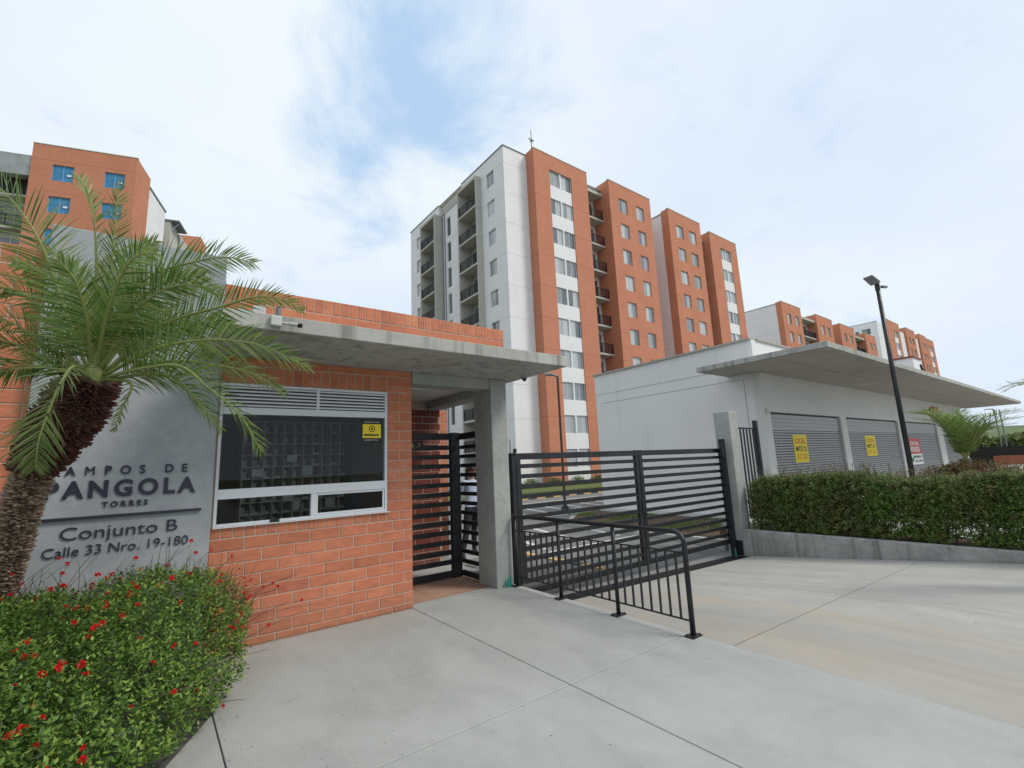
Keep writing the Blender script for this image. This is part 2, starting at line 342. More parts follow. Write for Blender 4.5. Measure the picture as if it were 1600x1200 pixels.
def np_mesh(name, V, Fq, m, parent=None, k=4, kind=None):
    me = bpy.data.meshes.new(name); V = np.asarray(V, np.float32); Fq = np.asarray(Fq, np.int32)
    org = np.array(ORG.get(parent.name, (0, 0, 0)) if parent else (0, 0, 0), np.float32); V = V-org
    me.vertices.add(len(V)); me.vertices.foreach_set('co', V.ravel()); nf = len(Fq)
    me.loops.add(nf*k); me.loops.foreach_set('vertex_index', Fq.ravel()); me.polygons.add(nf)
    me.polygons.foreach_set('loop_start', np.arange(0, nf*k, k, dtype=np.int32))
    me.update(calc_edges=True); me.materials.append(m); o = bpy.data.objects.new(name, me); link(o, parent)
    if kind: o['kind'] = kind
    return o
def leaves(base, direc, side, length, width):   # folded rhombus leaves, two triangles-pairs each
    n = len(base); tip = base+direc*length[:, None]; mid = base+direc*(length*.45)[:, None]
    nrm = np.cross(direc, side); a = mid+side*width[:, None]*.5+nrm*width[:, None]*.12; b = mid-side*width[:, None]*.5+nrm*width[:, None]*.12
    V = np.stack([base, a, tip, b], 1).reshape(-1, 3); i = np.arange(n)*4
    F = np.concatenate([np.stack([i, i+1, i+2], 1), np.stack([i, i+2, i+3], 1)], 0); return V, F
def unit(a): return a/np.maximum(np.linalg.norm(a, axis=1, keepdims=True), 1e-6)
def text(body, size, depth, m, bold=0, name='lettering', spacing=1., parent=None, loc=(0, 0, 0), rot=(math.pi/2, 0, 0), width=None, align='LEFT', height=None):
    c = bpy.data.curves.new('t', 'FONT'); c.body = body; c.size = size; c.extrude = depth; c.offset = bold; c.space_character = spacing; c.align_x = align; c.resolution_u = 4
    o = bpy.data.objects.new('t', c); COL.objects.link(o); bpy.context.view_layer.update()
    me = bpy.data.meshes.new_from_object(o.evaluated_get(bpy.context.evaluated_depsgraph_get())); bpy.data.objects.remove(o); me.name = name
    n = len(me.vertices); co = np.zeros(n*3, np.float32); me.vertices.foreach_get('co', co); co = co.reshape(-1, 3)
    if n:
        if align == 'LEFT': co[:, 0] -= co[:, 0].min()
        if width: co[:, 0] *= width/max(1e-4, co[:, 0].max()-co[:, 0].min())
        if height: co[:, 1] *= height/max(1e-4, co[:, 1].max()-min(0, co[:, 1].min()))
    me.vertices.foreach_set('co', co.ravel()); me.update(); me.materials.clear(); me.materials.append(m)
    q = shared(name, me, parent, loc, rot); return q
def split_letters(body, x0, x1, z, h, y, m, parent, bold, depth=.012, track=None):
    """one mesh per letter, together spanning x0..x1 with capital height h"""
    c = bpy.data.curves.new('t', 'FONT'); c.size = 1; c.offset = bold; c.extrude = depth; c.resolution_u = 4
    o = bpy.data.objects.new('t', c); COL.objects.link(o); items = []; pen = 0.
    def ext(s):
        c.body = s; bpy.context.view_layer.update(); me = bpy.data.meshes.new_from_object(o.evaluated_get(bpy.context.evaluated_depsgraph_get())); return me
    cap = max(v.co.y for v in ext('H').vertices)
    for k, ch in enumerate(body):
        if ch == ' ': items.append(None); continue
        c.offset = 0 if ch == 'M' else bold
        items.append(ext(ch))
    # advance widths measured against a bar
    bar = ext('||'); bw = max(v.co.x for v in bar.vertices)
    def adv(s): 
        me = ext(s+'|'); x = max(v.co.x for v in me.vertices); bpy.data.meshes.remove(me); return x
    xs = [adv(body[:k]) if k else adv('') for k in range(len(body)+1)]
    tot = xs[-1]-xs[0]; sx = (x1-x0)/tot; sz = h/cap
    if track:
        sx = sz*track; gap_ = ((x1-x0)-tot*sx)/(len(body)-1); xs = [x+k*gap_/sx for k, x in enumerate(xs)]
    for k, me in enumerate(items):
        if me is None: continue
        for v in me.vertices: v.co = ((v.co.x)*sx, v.co.y*sz, v.co.z)
        me.materials.clear(); me.materials.append(m); me.name = 'letter'
        shared('letter', me, parent, (x0+(xs[k]-xs[0])*sx, y, z), (math.pi/2, 0, 0))
    bpy.data.objects.remove(o)

# brick pieces (front faces -Y, chamfered): shared meshes by size
BM = {}
def brick_mesh(w, h, key='brick'):
    k = (round(w, 3), round(h, 3), key)
    if k not in BM:
        c = .004; d = .05; mb = MB(); a, b = w/2, h/2
        mb.add([(-a, d, -b), (a, d, -b), (a, d, b), (-a, d, b), (-a, c, -b), (a, c, -b), (a, c, b), (-a, c, b), (-a+c, 0, -b+c), (a-c, 0, -b+c), (a-c, 0, b-c), (-a+c, 0, b-c)],
               [(8, 9, 10, 11), (4, 5, 9, 8), (5, 6, 10, 9), (6, 7, 11, 10), (7, 4, 8, 11), (0, 1, 5, 4), (1, 2, 6, 5), (2, 3, 7, 6), (3, 0, 4, 7)])
        me = mb.mesh('brick'); me.materials.append(M[key]); BM[k] = me
    return BM[k]
def bricks(parent, x0, x1, z0, z1, y, course=.12, bw=.31, key='brick', off=0, j=.011):
    """running bond filling the rectangle, one object per brick; front plane at y"""
    r = 0; z = z1; n = 0
    while z > z0+.02:
        zb = max(z-course, z0); h = z-zb-j; x = x0-(bw/2 if (r+off) % 2 else 0)
        while x < x1-.01:
            a, b = max(x, x0), min(x+bw, x1)
            if b-a > .035 and h > .02:
                w = b-a-j; dy = random.uniform(-.0012, .0012)
                shared('brick', brick_mesh(w, h, key), parent, ((a+b)/2, y+dy, (z+zb)/2)); n += 1
            x += bw
        z = zb; r += 1
    return n
def soldiers(parent, x0, x1, z0, z1, y, w=.1, key='brick', j=.011):
    n = max(1, round((x1-x0)/w)); w = (x1-x0)/n
    for i in range(n): shared('brick', brick_mesh(w-j, z1-z0-j, key), parent, (x0+(i+.5)*w, y+random.uniform(-.0015, .0015), (z0+z1)/2))

# ---------------------------------------------------------------- ground
def ramp_z(x, y):
    z = -.09*(min(y, 5.45)-2.45+.3*(x-4.12)); z = min(0, z)
    if y > 5.45: t = min(1, (y-5.45)/1.5); z = z*(1-t)+(-.28)*t
    return z
st = lambda o, *a: tag(o, kind='structure')
mb = MB(); mb.box(-900, 1500, -900, 1500, -2.2, -2.0); st(mb.build('ground', M['land']))
# sidewalk: cast slabs with open joints
walk = thing('sidewalk', None, None, (2, 3, 0)); st(walk)
J = .004
XS = [.45, 2.59, 4.13]; YS = [-3, .25, 2.84, 5.5]
mb = MB().box(-6, 4.13, -4, 5.5, -.5, -.02); mb.box(2.6, 4.3, 5.5, 9.4, -.5, -.02); mb.build('joint_bed', M['joint'], walk)
def slab(poly, z0=-.10, z1=0., m='walk'):
    mb = MB().prism(poly, z0, z1); return mb.build('slab', M[m], walk, bevel=.005)
for i in range(2):
    for k in range(3): slab([(XS[i]+J, YS[k]+J), (XS[i+1]-(J if i == 0 else 0), YS[k]+J), (XS[i+1]-(J if i == 0 else 0), YS[k+1]-J), (XS[i]+J, YS[k+1]-J)])
slab([(.45-J, -3), (.45-J, 4.2), (-1.25, .9), (-1.25, -3)])
slab([(-1.25-J, -3), (-1.25-J, .9), (-4.5, .9), (-4.5, -3)])
slab([(2.6, 5.5+J), (4.13, 5.5+J), (4.13, 5.68), (2.6, 5.68)])
for k in range(3):
    for i in range(4):
        x0 = 2.66+i*.33; y0 = 5.70+k*.33
        MB().box(x0+.003, x0+.327, y0+.003, y0+.327, -.05, .001).build('tile', M['tile'], walk)
slab([(3.99, 5.69), (4.13, 5.69), (4.13, 6.7), (3.99, 6.7)])
slab([(2.6, 6.71), (4.3, 6.71), (4.3, 7.6), (2.6, 7.6)]); slab([(4.0, 7.61), (4.9, 7.61), (4.9, 9.4), (4.0, 9.4)])
# driveway: curved surface, two cast bays either side of the joints
def sheet(x0, x1, y0, y1, nx, ny, fn, off=0):
    V = [(x0+(x1-x0)*i/nx, y0+(y1-y0)*j/ny, fn(x0+(x1-x0)*i/nx, y0+(y1-y0)*j/ny)+off) for j in range(ny+1) for i in range(nx+1)]
    F = [(j*(nx+1)+i, j*(nx+1)+i+1, (j+1)*(nx+1)+i+1, (j+1)*(nx+1)+i) for j in range(ny) for i in range(nx)]
    mb = MB(); mb.add(V, F); return mb
drv = thing('driveway', None, None, (7, 2, 0)); st(drv)
sheet(4.13, 30, -30, 5.46, 60, 120, ramp_z, -.02).build('bed', M['joint'], drv)
jy = 2.40; jx = 6.75
for (a, b, c, d) in ((4.1305, jx-.003, -8, jy-.003), (jx+.003, 9.86, -8, jy-.003), (4.1305, jx-.003, jy+.003, 5.10), (jx+.003, 9.86, jy+.003, 5.10)):
    sheet(a, b, c, d, 20, 40, ramp_z, -.0015).build('slab', M['drive'], drv, smooth=True)
MB().box(-30, 60, -60, -8, -.3, -.03).build('bay', M['walk'], drv)
MB().box(9.86, 60, -8, .2, -.3, -.012).build('bay', M['slab_soft'], drv)
MB().box(-30, -4.5, -8, 5, -.3, -.03).build('bay', M['walk'], drv)
# drain grate in front of the gate
gr = thing('drain_grate', 'long black steel drain grate across the driveway under the sliding gate', 'drain', (7, 5.27, -.3))
for k in range(9):
    y = 5.13+k*.038
    mbb = MB(); mbb.add([(4.16, y, ramp_z(4.16, y)-.004), (9.8, y, ramp_z(9.8, y)-.004), (9.8, y+.014, ramp_z(9.8, y)-.004), (4.16, y+.014, ramp_z(4.16, y)-.004),
                         (4.16, y, ramp_z(4.16, y)-.05), (9.8, y, ramp_z(9.8, y)-.05), (9.8, y+.014, ramp_z(9.8, y)-.05), (4.16, y+.014, ramp_z(4.16, y)-.05)],
                        [(0, 1, 2, 3), (0, 4, 5, 1), (2, 6, 7, 3)]); mbb.build('bar', M['steel'], gr)
for k in range(7):
    x = 4.2+k*.92; z = ramp_z(x, 5.3); MB().box(x, x+.03, 5.11, 5.47, z-.06, z-.008).build('cross_bar', M['steel'], gr)

# inner road and its markings
road = sheet(4.13, 26, 5.47, 40, 24, 30, ramp_z, 0); st(road.build('inner_road', M['asphalt']))
st(MB().box(-30, 4.12, 9.5, 60, -.4, -.10).build('inner_lawn', M['grass']))
zR = -.28
def marking(poly, m='line', name='marking', z=zR):
    mb = MB(); n = len(poly); mb.add([(x, y, z+.006) for x, y in poly], [tuple(range(n))]); return mb
mk = MB()
for a, b in (((7.7, 8.0), (8.25, 10.5)), ):
    pass
for k in range(4):
    x = 7.2+k*1.25; mk.add([(x, 8.5, zR+.006), (x+.14, 8.5, zR+.006), (x+.9, 11.4, zR+.006), (x+.76, 11.4, zR+.006)], [(0, 1, 2, 3)])
mk.add([(7.0, 8.0, zR+.006), (11.9, 8.0, zR+.006), (11.9, 8.18, zR+.006), (7.0, 8.18, zR+.006)], [(0, 1, 2, 3)])
for k in range(6):
    x = 11.2+k*1.1; mk.add([(x, 13.6, zR+.006), (x+.16, 13.6, zR+.006), (x+1.5, 18.6, zR+.006), (x+1.34, 18.6, zR+.006)], [(0, 1, 2, 3)])
mk.add([(11, 13.4, zR+.006), (18.5, 13.4, zR+.006), (18.5, 13.58, zR+.006), (11, 13.58, zR+.006)], [(0, 1, 2, 3)])
mk.add([(12.3, 18.7, zR+.006), (20, 18.7, zR+.006), (20, 18.85, zR+.006), (12.3, 18.85, zR+.006)], [(0, 1, 2, 3)])
st(mk.build('road_markings', M['line']))
kb = thing('inner_kerb', None, None, (6.3, 7, -.28)); st(kb)
for k in range(11):
    y = 5.9+k*.45; MB().box(6.2, 6.36, y+.004, y+.446, -.4, -.17).build('kerb_stone', M['yline'] if k % 2 == 0 else M['kdark'], kb)
MB().box(4.14, 6.198, 5.9, 10.9, -.4, -.19).build('bed', M['asphalt'], kb)
fk = thing('verge_kerb', None, None, (19, 21, -.28)); st(fk)
for k in range(22):
    x = 13.0+k*.62; MB().box(x+.005, x+.615, 20.85, 21.05, -.4, -.13).build('kerb_stone', M['yline'] if k % 2 else M['kdark'], fk)
st(MB().box(12, 45, 21.06, 22.5, -.4, -.14).build('verge_path', M['slab_soft']))
st(MB().box(12, 110, 22.51, 27.9, -.4, -.02).build('verge_lawn', M['grass']))
# planted median
med = thing('planted_median', None, None, (12, 9, -.28)); st(med)
poly = [(10.05, 5.8), (9.98, 7.8), (10.2, 11.0), (12.1, 12.6), (13.3, 12.75), (13.35, 7.9), (13.35, 5.8)]
MB().prism(poly, -.5, -.17).build('kerb', M['slab_soft'], med, bevel=.02)
ins = [(10.2, 5.95), (10.13, 7.8), (10.35, 10.9), (12.15, 12.4), (13.2, 12.6), (13.22, 7.9), (13.22, 5.95)]
MB().prism(ins, -.3, -.15).build('soil', M['soil'], med)
P = np.c_[RNG.uniform(10.2, 13.1, 9000), RNG.uniform(6, 12.3, 9000), np.full(9000, -.15)]
P = P[(P[:, 0]+.3*P[:, 1] > 11.5) | (P[:, 1] < 9)]; ok = (np.sin(P[:, 0]*2.1+P[:, 1]*1.3)+np.sin(P[:, 1]*2.7) > .1) & ~((P[:, 1] > 10.9) & (P[:, 0] < 11.5)); P = P[ok]
d = unit(np.c_[RNG.normal(0, .5, len(P)), RNG.normal(0, .5, len(P)), np.ones(len(P))]); s = unit(np.cross(d, RNG.normal(size=d.shape)))
V, Fq = leaves(P, d, s, RNG.uniform(.04, .11, len(P)), RNG.uniform(.01, .02, len(P))); tag(np_mesh('grass', V, Fq, M['leaf'], None, 3), 'patchy green grass on the brown soil of the planted median', 'grass', kind='stuff')
st(MB().box(13.36, 14.0, 5.5, 14, -.4, -.14).build('shop_path', M['slab_soft']))
# soil and paving behind the low wall
st(MB().box(10.03, 11.1, -6, 5.25, -.4, .06).build('hedge_bed', M['soil']))
st(MB().box(11.1, 60, .2, 6.42, -.4, .08).build('forecourt_paving', M['slab_soft']))
st(MB().box(10.25, 14.0, 5.25, 6.0, -.4, .02).build('bed_edge', M['soil']))
bedp = [(.44, 5.42), (.44, 4.2), (-1.25, .9), (-4.5, .9), (-4.5, 5.42)]
st(MB().prism(bedp, -.3, -.03).build('flower_bed', M['soil']))

n = 260; P = np.c_[RNG.uniform(-.5, 4.1, n), RNG.uniform(1.2, 5.4, n), np.full(n, .002)]; P = P[(P[:, 0] > .5) | (P[:, 1] < 3.2)]; P[:90, 0] = .46+RNG.random(90)**2*1.1; P[:90, 1] = RNG.uniform(2.6, 5.2, 90); P = P[(P[:, 0] > .47)]
d = unit(RNG.normal(size=P.shape)*[1, 1, .05]+[0, 0, .02]); V, Fq = leaves(P, d, unit(np.cross(d, [0, 0, 1.])), RNG.uniform(.004, .018, len(P)), RNG.uniform(.003, .009, len(P))); tag(np_mesh('grit', V, Fq, M['bootdark'], None, 3), 'scattered dry grit and leaf bits on the concrete sidewalk', 'grit', kind='stuff')
# ---------------------------------------------------------------- sign wall
SY = 5.42
sw = thing('sign_wall', 'tall grey concrete wall with dark raised lettering behind the flowering shrub', 'sign wall', (-.2, SY, 0))
MB().box(-.85, .475, SY, 5.9, -.2, 3.89).build('slab', M['conc'], sw, bevel=.012)
fy = SY-.001
split_letters('CAMPOS DE', -.70, .262, 1.697, .074, fy, M['letter'], sw, .018, track=.88)
split_letters('PANGOLA', -.70, .325, 1.512, .138, fy, M['letter'], sw, .035, track=.93)
split_letters('TORRES', -.325, -.012, 1.420, .046, fy, M['letter'], sw, .02, track=1.)
split_letters('Conjunto B', -.575, .222, 1.175, .098, fy, M['letter'], sw, -.006)
split_letters('Calle 33 Nro. 19-180', -.665, .31, 1.045, .076, fy, M['letter'], sw, -.012)
MB().box(-.72, .39, SY-.03, SY+.005, 1.335, 1.357).build('bar', M['letter'], sw, bevel=.003)

# ---------------------------------------------------------------- left brick wall
Y0 = 5.527
lw = thing('brick_wall', 'orange clay brick wall at the far left beside the concrete sign wall', 'wall', (-1.7, Y0, 0))
MB().box(-2.9, -.852, Y0+.006, 5.85, -.2, 3.675).build('mortar', M['mortar'], lw)
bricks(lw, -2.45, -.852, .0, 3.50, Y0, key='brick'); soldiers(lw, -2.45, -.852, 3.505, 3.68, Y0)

# ---------------------------------------------------------------- guardhouse
gh = thing('guardhouse', 'small orange brick guardhouse with concrete canopy and white framed window', 'building', (1.6, Y0, 0))
mo = MB(); yb = Y0+.006
mo.box(.478, 2.592, yb, yb+.14, -.2, 1.148); mo.box(2.262, 2.592, yb, yb+.14, 1.148, 2.585); mo.box(.478, 2.592, yb, yb+.14, 2.585, 2.869)
mo.box(.478, .50, yb, yb+.14, 1.148, 2.585)
mo.box(.478, 4.10, yb, yb+.14, 3.012, 3.642)
mo.box(2.452, 2.592, yb+.14, 8.0, -.2, 2.869)                # passage side wall
mo.build('mortar', M['mortar'], gh)
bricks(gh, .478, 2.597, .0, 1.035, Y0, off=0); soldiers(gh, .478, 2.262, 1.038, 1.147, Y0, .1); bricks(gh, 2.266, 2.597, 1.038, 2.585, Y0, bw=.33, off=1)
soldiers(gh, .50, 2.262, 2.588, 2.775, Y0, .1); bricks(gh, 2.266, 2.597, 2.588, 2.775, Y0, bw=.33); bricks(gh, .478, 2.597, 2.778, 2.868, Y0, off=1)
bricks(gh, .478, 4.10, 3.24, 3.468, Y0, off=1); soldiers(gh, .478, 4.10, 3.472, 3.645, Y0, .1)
# canopy slab, beams, pillar
MB().box(.36, 4.27, 4.37, 5.40, 2.87, 3.01).box(.478, 4.27, 5.40, 7.9, 2.87, 3.01).build('canopy', M['conc_dirty'], gh, bevel=.008)
MB().box(2.6, 3.804, 5.52, 5.80, 2.72, 2.868).build('front_beam', M['conc_pillar'], gh, bevel=.006)
MB().box(3.80, 4.085, 5.951, 7.49, 2.66, 2.868).build('side_beam', M['conc_pillar'], gh, bevel=.006)
MB().box(2.6, 3.798, 5.81, 7.9, 2.80, 2.867).build('ceiling', M['ceil'], gh)
MB().box(3.805, 4.085, 5.50, 5.95, -.3, 2.868).build('pillar', M['conc_pillar'], gh, bevel=.012)
MB().box(.3, 4.1, 5.68, 7.9, 3.012, 3.10).build('roof', M['conc'], gh)
# room
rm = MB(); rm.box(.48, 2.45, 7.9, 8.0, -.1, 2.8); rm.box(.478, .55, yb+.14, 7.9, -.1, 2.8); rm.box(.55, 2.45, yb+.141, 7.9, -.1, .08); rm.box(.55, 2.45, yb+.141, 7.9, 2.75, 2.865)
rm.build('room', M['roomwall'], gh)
MB().box(2.3, 2.45, 6.9, 7.3, .1, 2.2).build('room_door', M['pipe'], gh)
# the window
def frame_rect(mb, x0, x1, z0, z1, y0, y1, t):
    mb.box(x0, x0+t, y0, y1, z0, z1); mb.box(x1-t, x1, y0, y1, z0, z1); mb.box(x0+t, x1-t, y0, y1, z0, z0+t); mb.box(x0+t, x1-t, y0, y1, z1-t, z1)
wy = Y0-.012
wf = MB(); frame_rect(wf, .50, 2.262, 1.150, 2.583, wy, wy+.075, .028)
wf.box(.528, 2.234, wy, wy+.075, 2.262, 2.335); wf.box(.528, 2.234, wy, wy+.075, 1.415, 1.51); wf.box(1.43, 1.462, wy+.002, wy+.07, 2.335, 2.555); wf.box(1.40, 1.45, wy+.002, wy+.07, 1.178, 1.415)
wo = wf.build('window', M['alu'], gh, bevel=.003)
sl = MB().box(-.45, .45, 0, .05, -.002, .002)
for (a, b) in ((.528, 1.43), (1.462, 2.234)):
    for k in range(6):
        z = 2.352+k*.037; q = MB(); q.add([(a, wy+.012, z-.004), (b, wy+.012, z-.004), (b, wy+.055, z+.024), (a, wy+.055, z+.024), (a, wy+.012, z), (b, wy+.012, z), (b, wy+.055, z+.028), (a, wy+.055, z+.028)],
              [(0, 3, 2, 1), (4, 5, 6, 7), (0, 1, 5, 4), (1, 2, 6, 5), (2, 3, 7, 6), (3, 0, 4, 7)]); q.box(a, b, wy+.008, wy+.0118, z-.006, z+.010); q.build('louvre_slat', M['alu'], wo)
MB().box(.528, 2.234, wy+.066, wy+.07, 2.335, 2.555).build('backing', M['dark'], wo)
MB().box(.528, 2.234, wy+.035, wy+.040, 1.51, 2.262).build('pane', M['glass'], wo)
sf = MB(); frame_rect(sf, 1.452, 2.232, 1.180, 1.413, wy+.012, wy+.032, .022); sf.build('sash', M['alu'], wo)
MB().box(1.474, 2.21, wy+.020, wy+.024, 1.202, 1.391).build('pane', M['glass'], wo)
MB().box(.528, 1.40, wy+.044, wy+.048, 1.178, 1.415).build('pane', M['glass'], wo)
MB().box(1.0, 1.09, wy-.012, wy-.001, 1.152, 1.185).build('latch', M['steel'], wo, bevel=.003)
MB().box(.50, 2.29, Y0-.03, wy-.001, 1.140, 1.150).build('sill', M['alu'], wo)
# security sticker on the glass
stk = thing('security_sticker', 'yellow and black security company sticker inside the top right corner of the guardhouse window', 'sticker', (2.07, wy+.03, 2.1))
MB().box(1.962, 2.198, wy+.030, wy+.034, 1.975, 2.235).build('backing', M['black'], stk)
MB().box(1.968, 2.192, wy+.0275, wy+.0295, 2.02, 2.185).build('panel', M['yellow'], stk)
eye = MB(); ring = [(2.08+.034*math.cos(t), wy+.026, 2.128+.034*math.sin(t)) for t in np.linspace(0, 2*math.pi, 25)]; eye.tube(ring, .0045, 6); eye.tube([(2.08, wy+.024, 2.128), (2.08, wy+.028, 2.128)], .013, 10); eye.build('logo', M['black'], stk)
text('SERVIVIGILANCIA', .03, .0005, M['black'], .002, 'lettering', parent=stk, loc=(1.985, wy+.0265, 2.045), width=.185, height=.026)
text('ZONA VIGILADA LAS 24 HORAS', .02, .0004, M['whiteprint'], 0, 'lettering', parent=stk, loc=(1.985, wy+.028, 2.205), width=.185, height=.012)
text('SEGURIDAD PRIVADA', .02, .0004, M['whiteprint'], 0, 'lettering', parent=stk, loc=(1.99, wy+.028, 1.99), width=.17, height=.012)
# pigeonholes
ph = thing('pigeonhole_rack', 'wooden mail rack of small square pigeonholes inside the guardhouse', 'mail rack', (1.7, 7.2, .6))
cxn, rzn = 12, 11; px0, pz0, pw, phh = .945, .66, .1265, .155
MB().box(px0-.02, px0+cxn*pw+.02, 7.42, 7.44, pz0-.02, pz0+rzn*phh+.02).build('back_panel', M['shelfback'], ph)
vd = MB().box(-.006, .006, 0, .22, 0, rzn*phh).mesh('divider'); vd.materials.append(M['shelf'])
hd = MB().box(0, cxn*pw, 0.002, .218, -.005, .005).mesh('shelf'); hd.materials.append(M['shelf'])
for i in range(cxn+1): shared('divider', vd, ph, (px0+i*pw, 7.2, pz0))
for k in range(rzn+1): shared('shelf', hd, ph, (px0, 7.2, pz0+k*phh))
mail = MB()
for i in range(cxn):
    for k in range(rzn):
        if random.random() < .7:
            x = px0+i*pw; z = pz0+k*phh; t = random.uniform(.004, .03); mail.box(x+.014, x+pw-.014-random.uniform(0, .03), 7.225, 7.4, z+.006, z+.006+t)
        if random.random() < .85: mail.box(x+.012 if False else px0+i*pw+.012, px0+i*pw+pw-.05, 7.385, 7.40, pz0+k*phh+.006, pz0+k*phh+.10)
mo_ = mail.build('mail', mat('mail_paper', (.62, .62, .60), .8), ph); mo_['kind'] = 'stuff'
LBL = ['white paper notice taped at the left of the mail rack behind the palm frond tip', 'white paper notice taped high near the middle of the mail rack', 'white paper notice taped right of middle on the mail rack, level with the sticker foot',
       'white paper notice low on the mail rack beside the window mullion', 'narrow white paper low on the mail rack just left of the window mullion', 'white paper notice behind the lower right sliding pane']
for (x, z, w, h), lb in zip(((1.06, 1.62, .13, .10), (1.49, 1.80, .13, .10), (1.70, 1.62, .13, .12), (1.46, 1.27, .12, .11), (1.59, 1.15, .09, .12), (2.02, 1.15, .13, .12)), LBL):
    o = MB().box(x-.95+.95, x+w, 7.192, 7.195, z, z+h).build('paper_notice', M['paper']); tag(o, lb, 'notice', 'paper notices on the mail rack')

# canopy fittings
cm = thing('security_camera', 'white bullet security camera on a junction box at the left of the guardhouse canopy edge', 'camera', (.78, 4.36, 2.94))
MB().box(.725, .815, 4.32, 4.37, 2.90, 2.99).build('junction_box', M['camw'], cm, bevel=.008)
MB().tube([(.81, 4.335, 2.935), (.87, 4.305, 2.92)], .012, 8).build('bracket', M['camw'], cm)
MB().tube([(.87, 4.305, 2.925), (.94, 4.248, 2.905)], .018, 12).build('body', M['camw'], cm); MB().tube([(.935, 4.2525, 2.906), (.953, 4.237, 2.902)], .021, 12).build('lens', M['lens'], cm)
cb = thing('conduit_box', 'white square electrical box with pale cable duct on top of the guardhouse canopy', 'electrical box', (.6, 4.4, 3.03))
MB().box(.60, .70, 4.42, 4.50, 3.012, 3.085).build('box', M['camw'], cb, bevel=.004); MB().box(.49, .60, 4.43, 4.47, 3.012, 3.04).build('duct', M['camw'], cb)
lc = thing('photocell', 'small grey cylinder sensor standing on the guardhouse canopy edge', 'sensor', (.80, 4.42, 3.01))
MB().tube([(.80, 4.42, 3.012), (.80, 4.42, 3.09)], .025, 12).build('body', M['pipe'], lc); MB().tube([(.80, 4.42, 3.09), (.80, 4.42, 3.10)], .018, 12).build('cap', M['lens'], lc)
c2 = thing('dome_camera', 'small dark dome camera under the right corner of the guardhouse canopy', 'camera', (4.16, 5.0, 2.85))
MB().tube([(4.2, 5.2, 2.869), (4.2, 5.2, 2.845)], .04, 12).build('base', M['pipe'], c2); MB().tube([(4.2, 5.2, 2.845), (4.2, 5.2, 2.825), (4.2, 5.2, 2.81)], [.035, .03, .012], 12).build('dome', M['lens'], c2)
tl = thing('ceiling_lamp', 'slim white tube lamp on the ceiling of the gate passage', 'lamp', (2.85, 6.1, 2.79))
MB().box(2.72, 3.02, 6.0, 6.05, 2.765, 2.799).build('housing', M['camw'], tl); MB().tube([(2.74, 6.025, 2.753), (3.0, 6.025, 2.753)], .011, 8).build('tube', M['whiteprint'], tl)
for k, (x, h) in enumerate(((3.90, .13), (3.935, .10), (3.97, .14))):
    pass
pp = thing('pipe_stubs', 'three bright green pipe stubs standing at the foot of the concrete pillar', 'pipes', (3.95, 5.45, 0))
for x, y, h in ((3.93, 5.462, .085), (3.965, 5.462, .12), (4.01, 5.462, .13)): MB().tube([(x, y, -.01), (x, y, h)], .012, 10).build('pipe', M['pvc'], pp)

# passage back walls
bwl = thing('passage_wall', 'brick wall at the back of the gate passage, coloured dark red for shade', 'wall', (3.3, 7.5, 0))
MB().box(2.6, 4.065, 7.506, 7.65, -.1, 2.798).build('mortar', M['mortar'], bwl); bricks(bwl, 2.95, 4.065, 0, 2.655, 7.5, key='brick_shade')
bw2 = thing('rear_wall', 'narrow lighter strip of brick wall seen past the passage, left of the apartment tower', 'wall', (4.4, 8.2, 0))
MB().box(4.0, 4.60, 8.206, 8.35, -.2, 2.75).build('mortar', M['mortar'], bw2); bricks(bw2, 4.0, 4.60, 0, 2.75, 8.2)

# pedestrian gate
pg = thing('pedestrian_gate', 'tall black slatted pedestrian gate beneath the guardhouse canopy', 'gate', (3.3, 6.5, 0))
fr = MB(); fr.box(2.60, 3.79, 6.50, 6.54, 2.06, 2.16); fr.box(2.60, 3.79, 6.50, 6.54, .015, .11); fr.box(3.70, 3.86, 6.49, 6.55, .01, 2.17); fr.box(2.60, 2.64, 6.50, 6.54, .11, 2.06); fr.build('frame', M['steel'], pg)
s1 = MB().box(2.64, 3.70, 6.505, 6.535, -.034, .034).mesh('slat'); s1.materials.append(M['steel'])
for k in range(13):
    z = .235+k*.142; o = bpy.data.objects.new('slat', s1); link(o, pg); o.location = (-3.3, -6.5, z)
    MB().box(3.861, 3.889, 6.0, 6.49, z-.028, z+.028).build('slat', M['steel'], pg)
fr = MB(); fr.box(3.86, 3.89, 5.96, 6.49, 2.06, 2.16); fr.box(3.86, 3.89, 5.96, 6.49, .02, .10); fr.build('side_frame', M['steel'], pg)
ex = thing('exit_sign', 'narrow black plate reading SALIDA with an arrow, fixed to the pedestrian gate', 'sign', (3.1, 6.48, 1.98))
MB().box(2.72, 3.22, 6.478, 6.492, 1.905, 2.045).build('plate', M['black'], ex)
text('SALIDA', .1, .0006, mat('sign_beige', (.30, .27, .16), .6), .002, 'lettering', parent=ex, loc=(2.75, 6.476, 1.935), width=.33, height=.075)
ar = MB(); ar.tube([(3.11, 6.475, 1.94), (3.165, 6.475, 2.0)], .006, 6); ar.tube([(3.12, 6.475, 2.003), (3.168, 6.475, 2.003)], .006, 6); ar.tube([(3.166, 6.475, 2.003), (3.166, 6.475, 1.955)], .006, 6); ar.build('arrow', mat('sign_beige2', (.30, .27, .16), .6), ex)

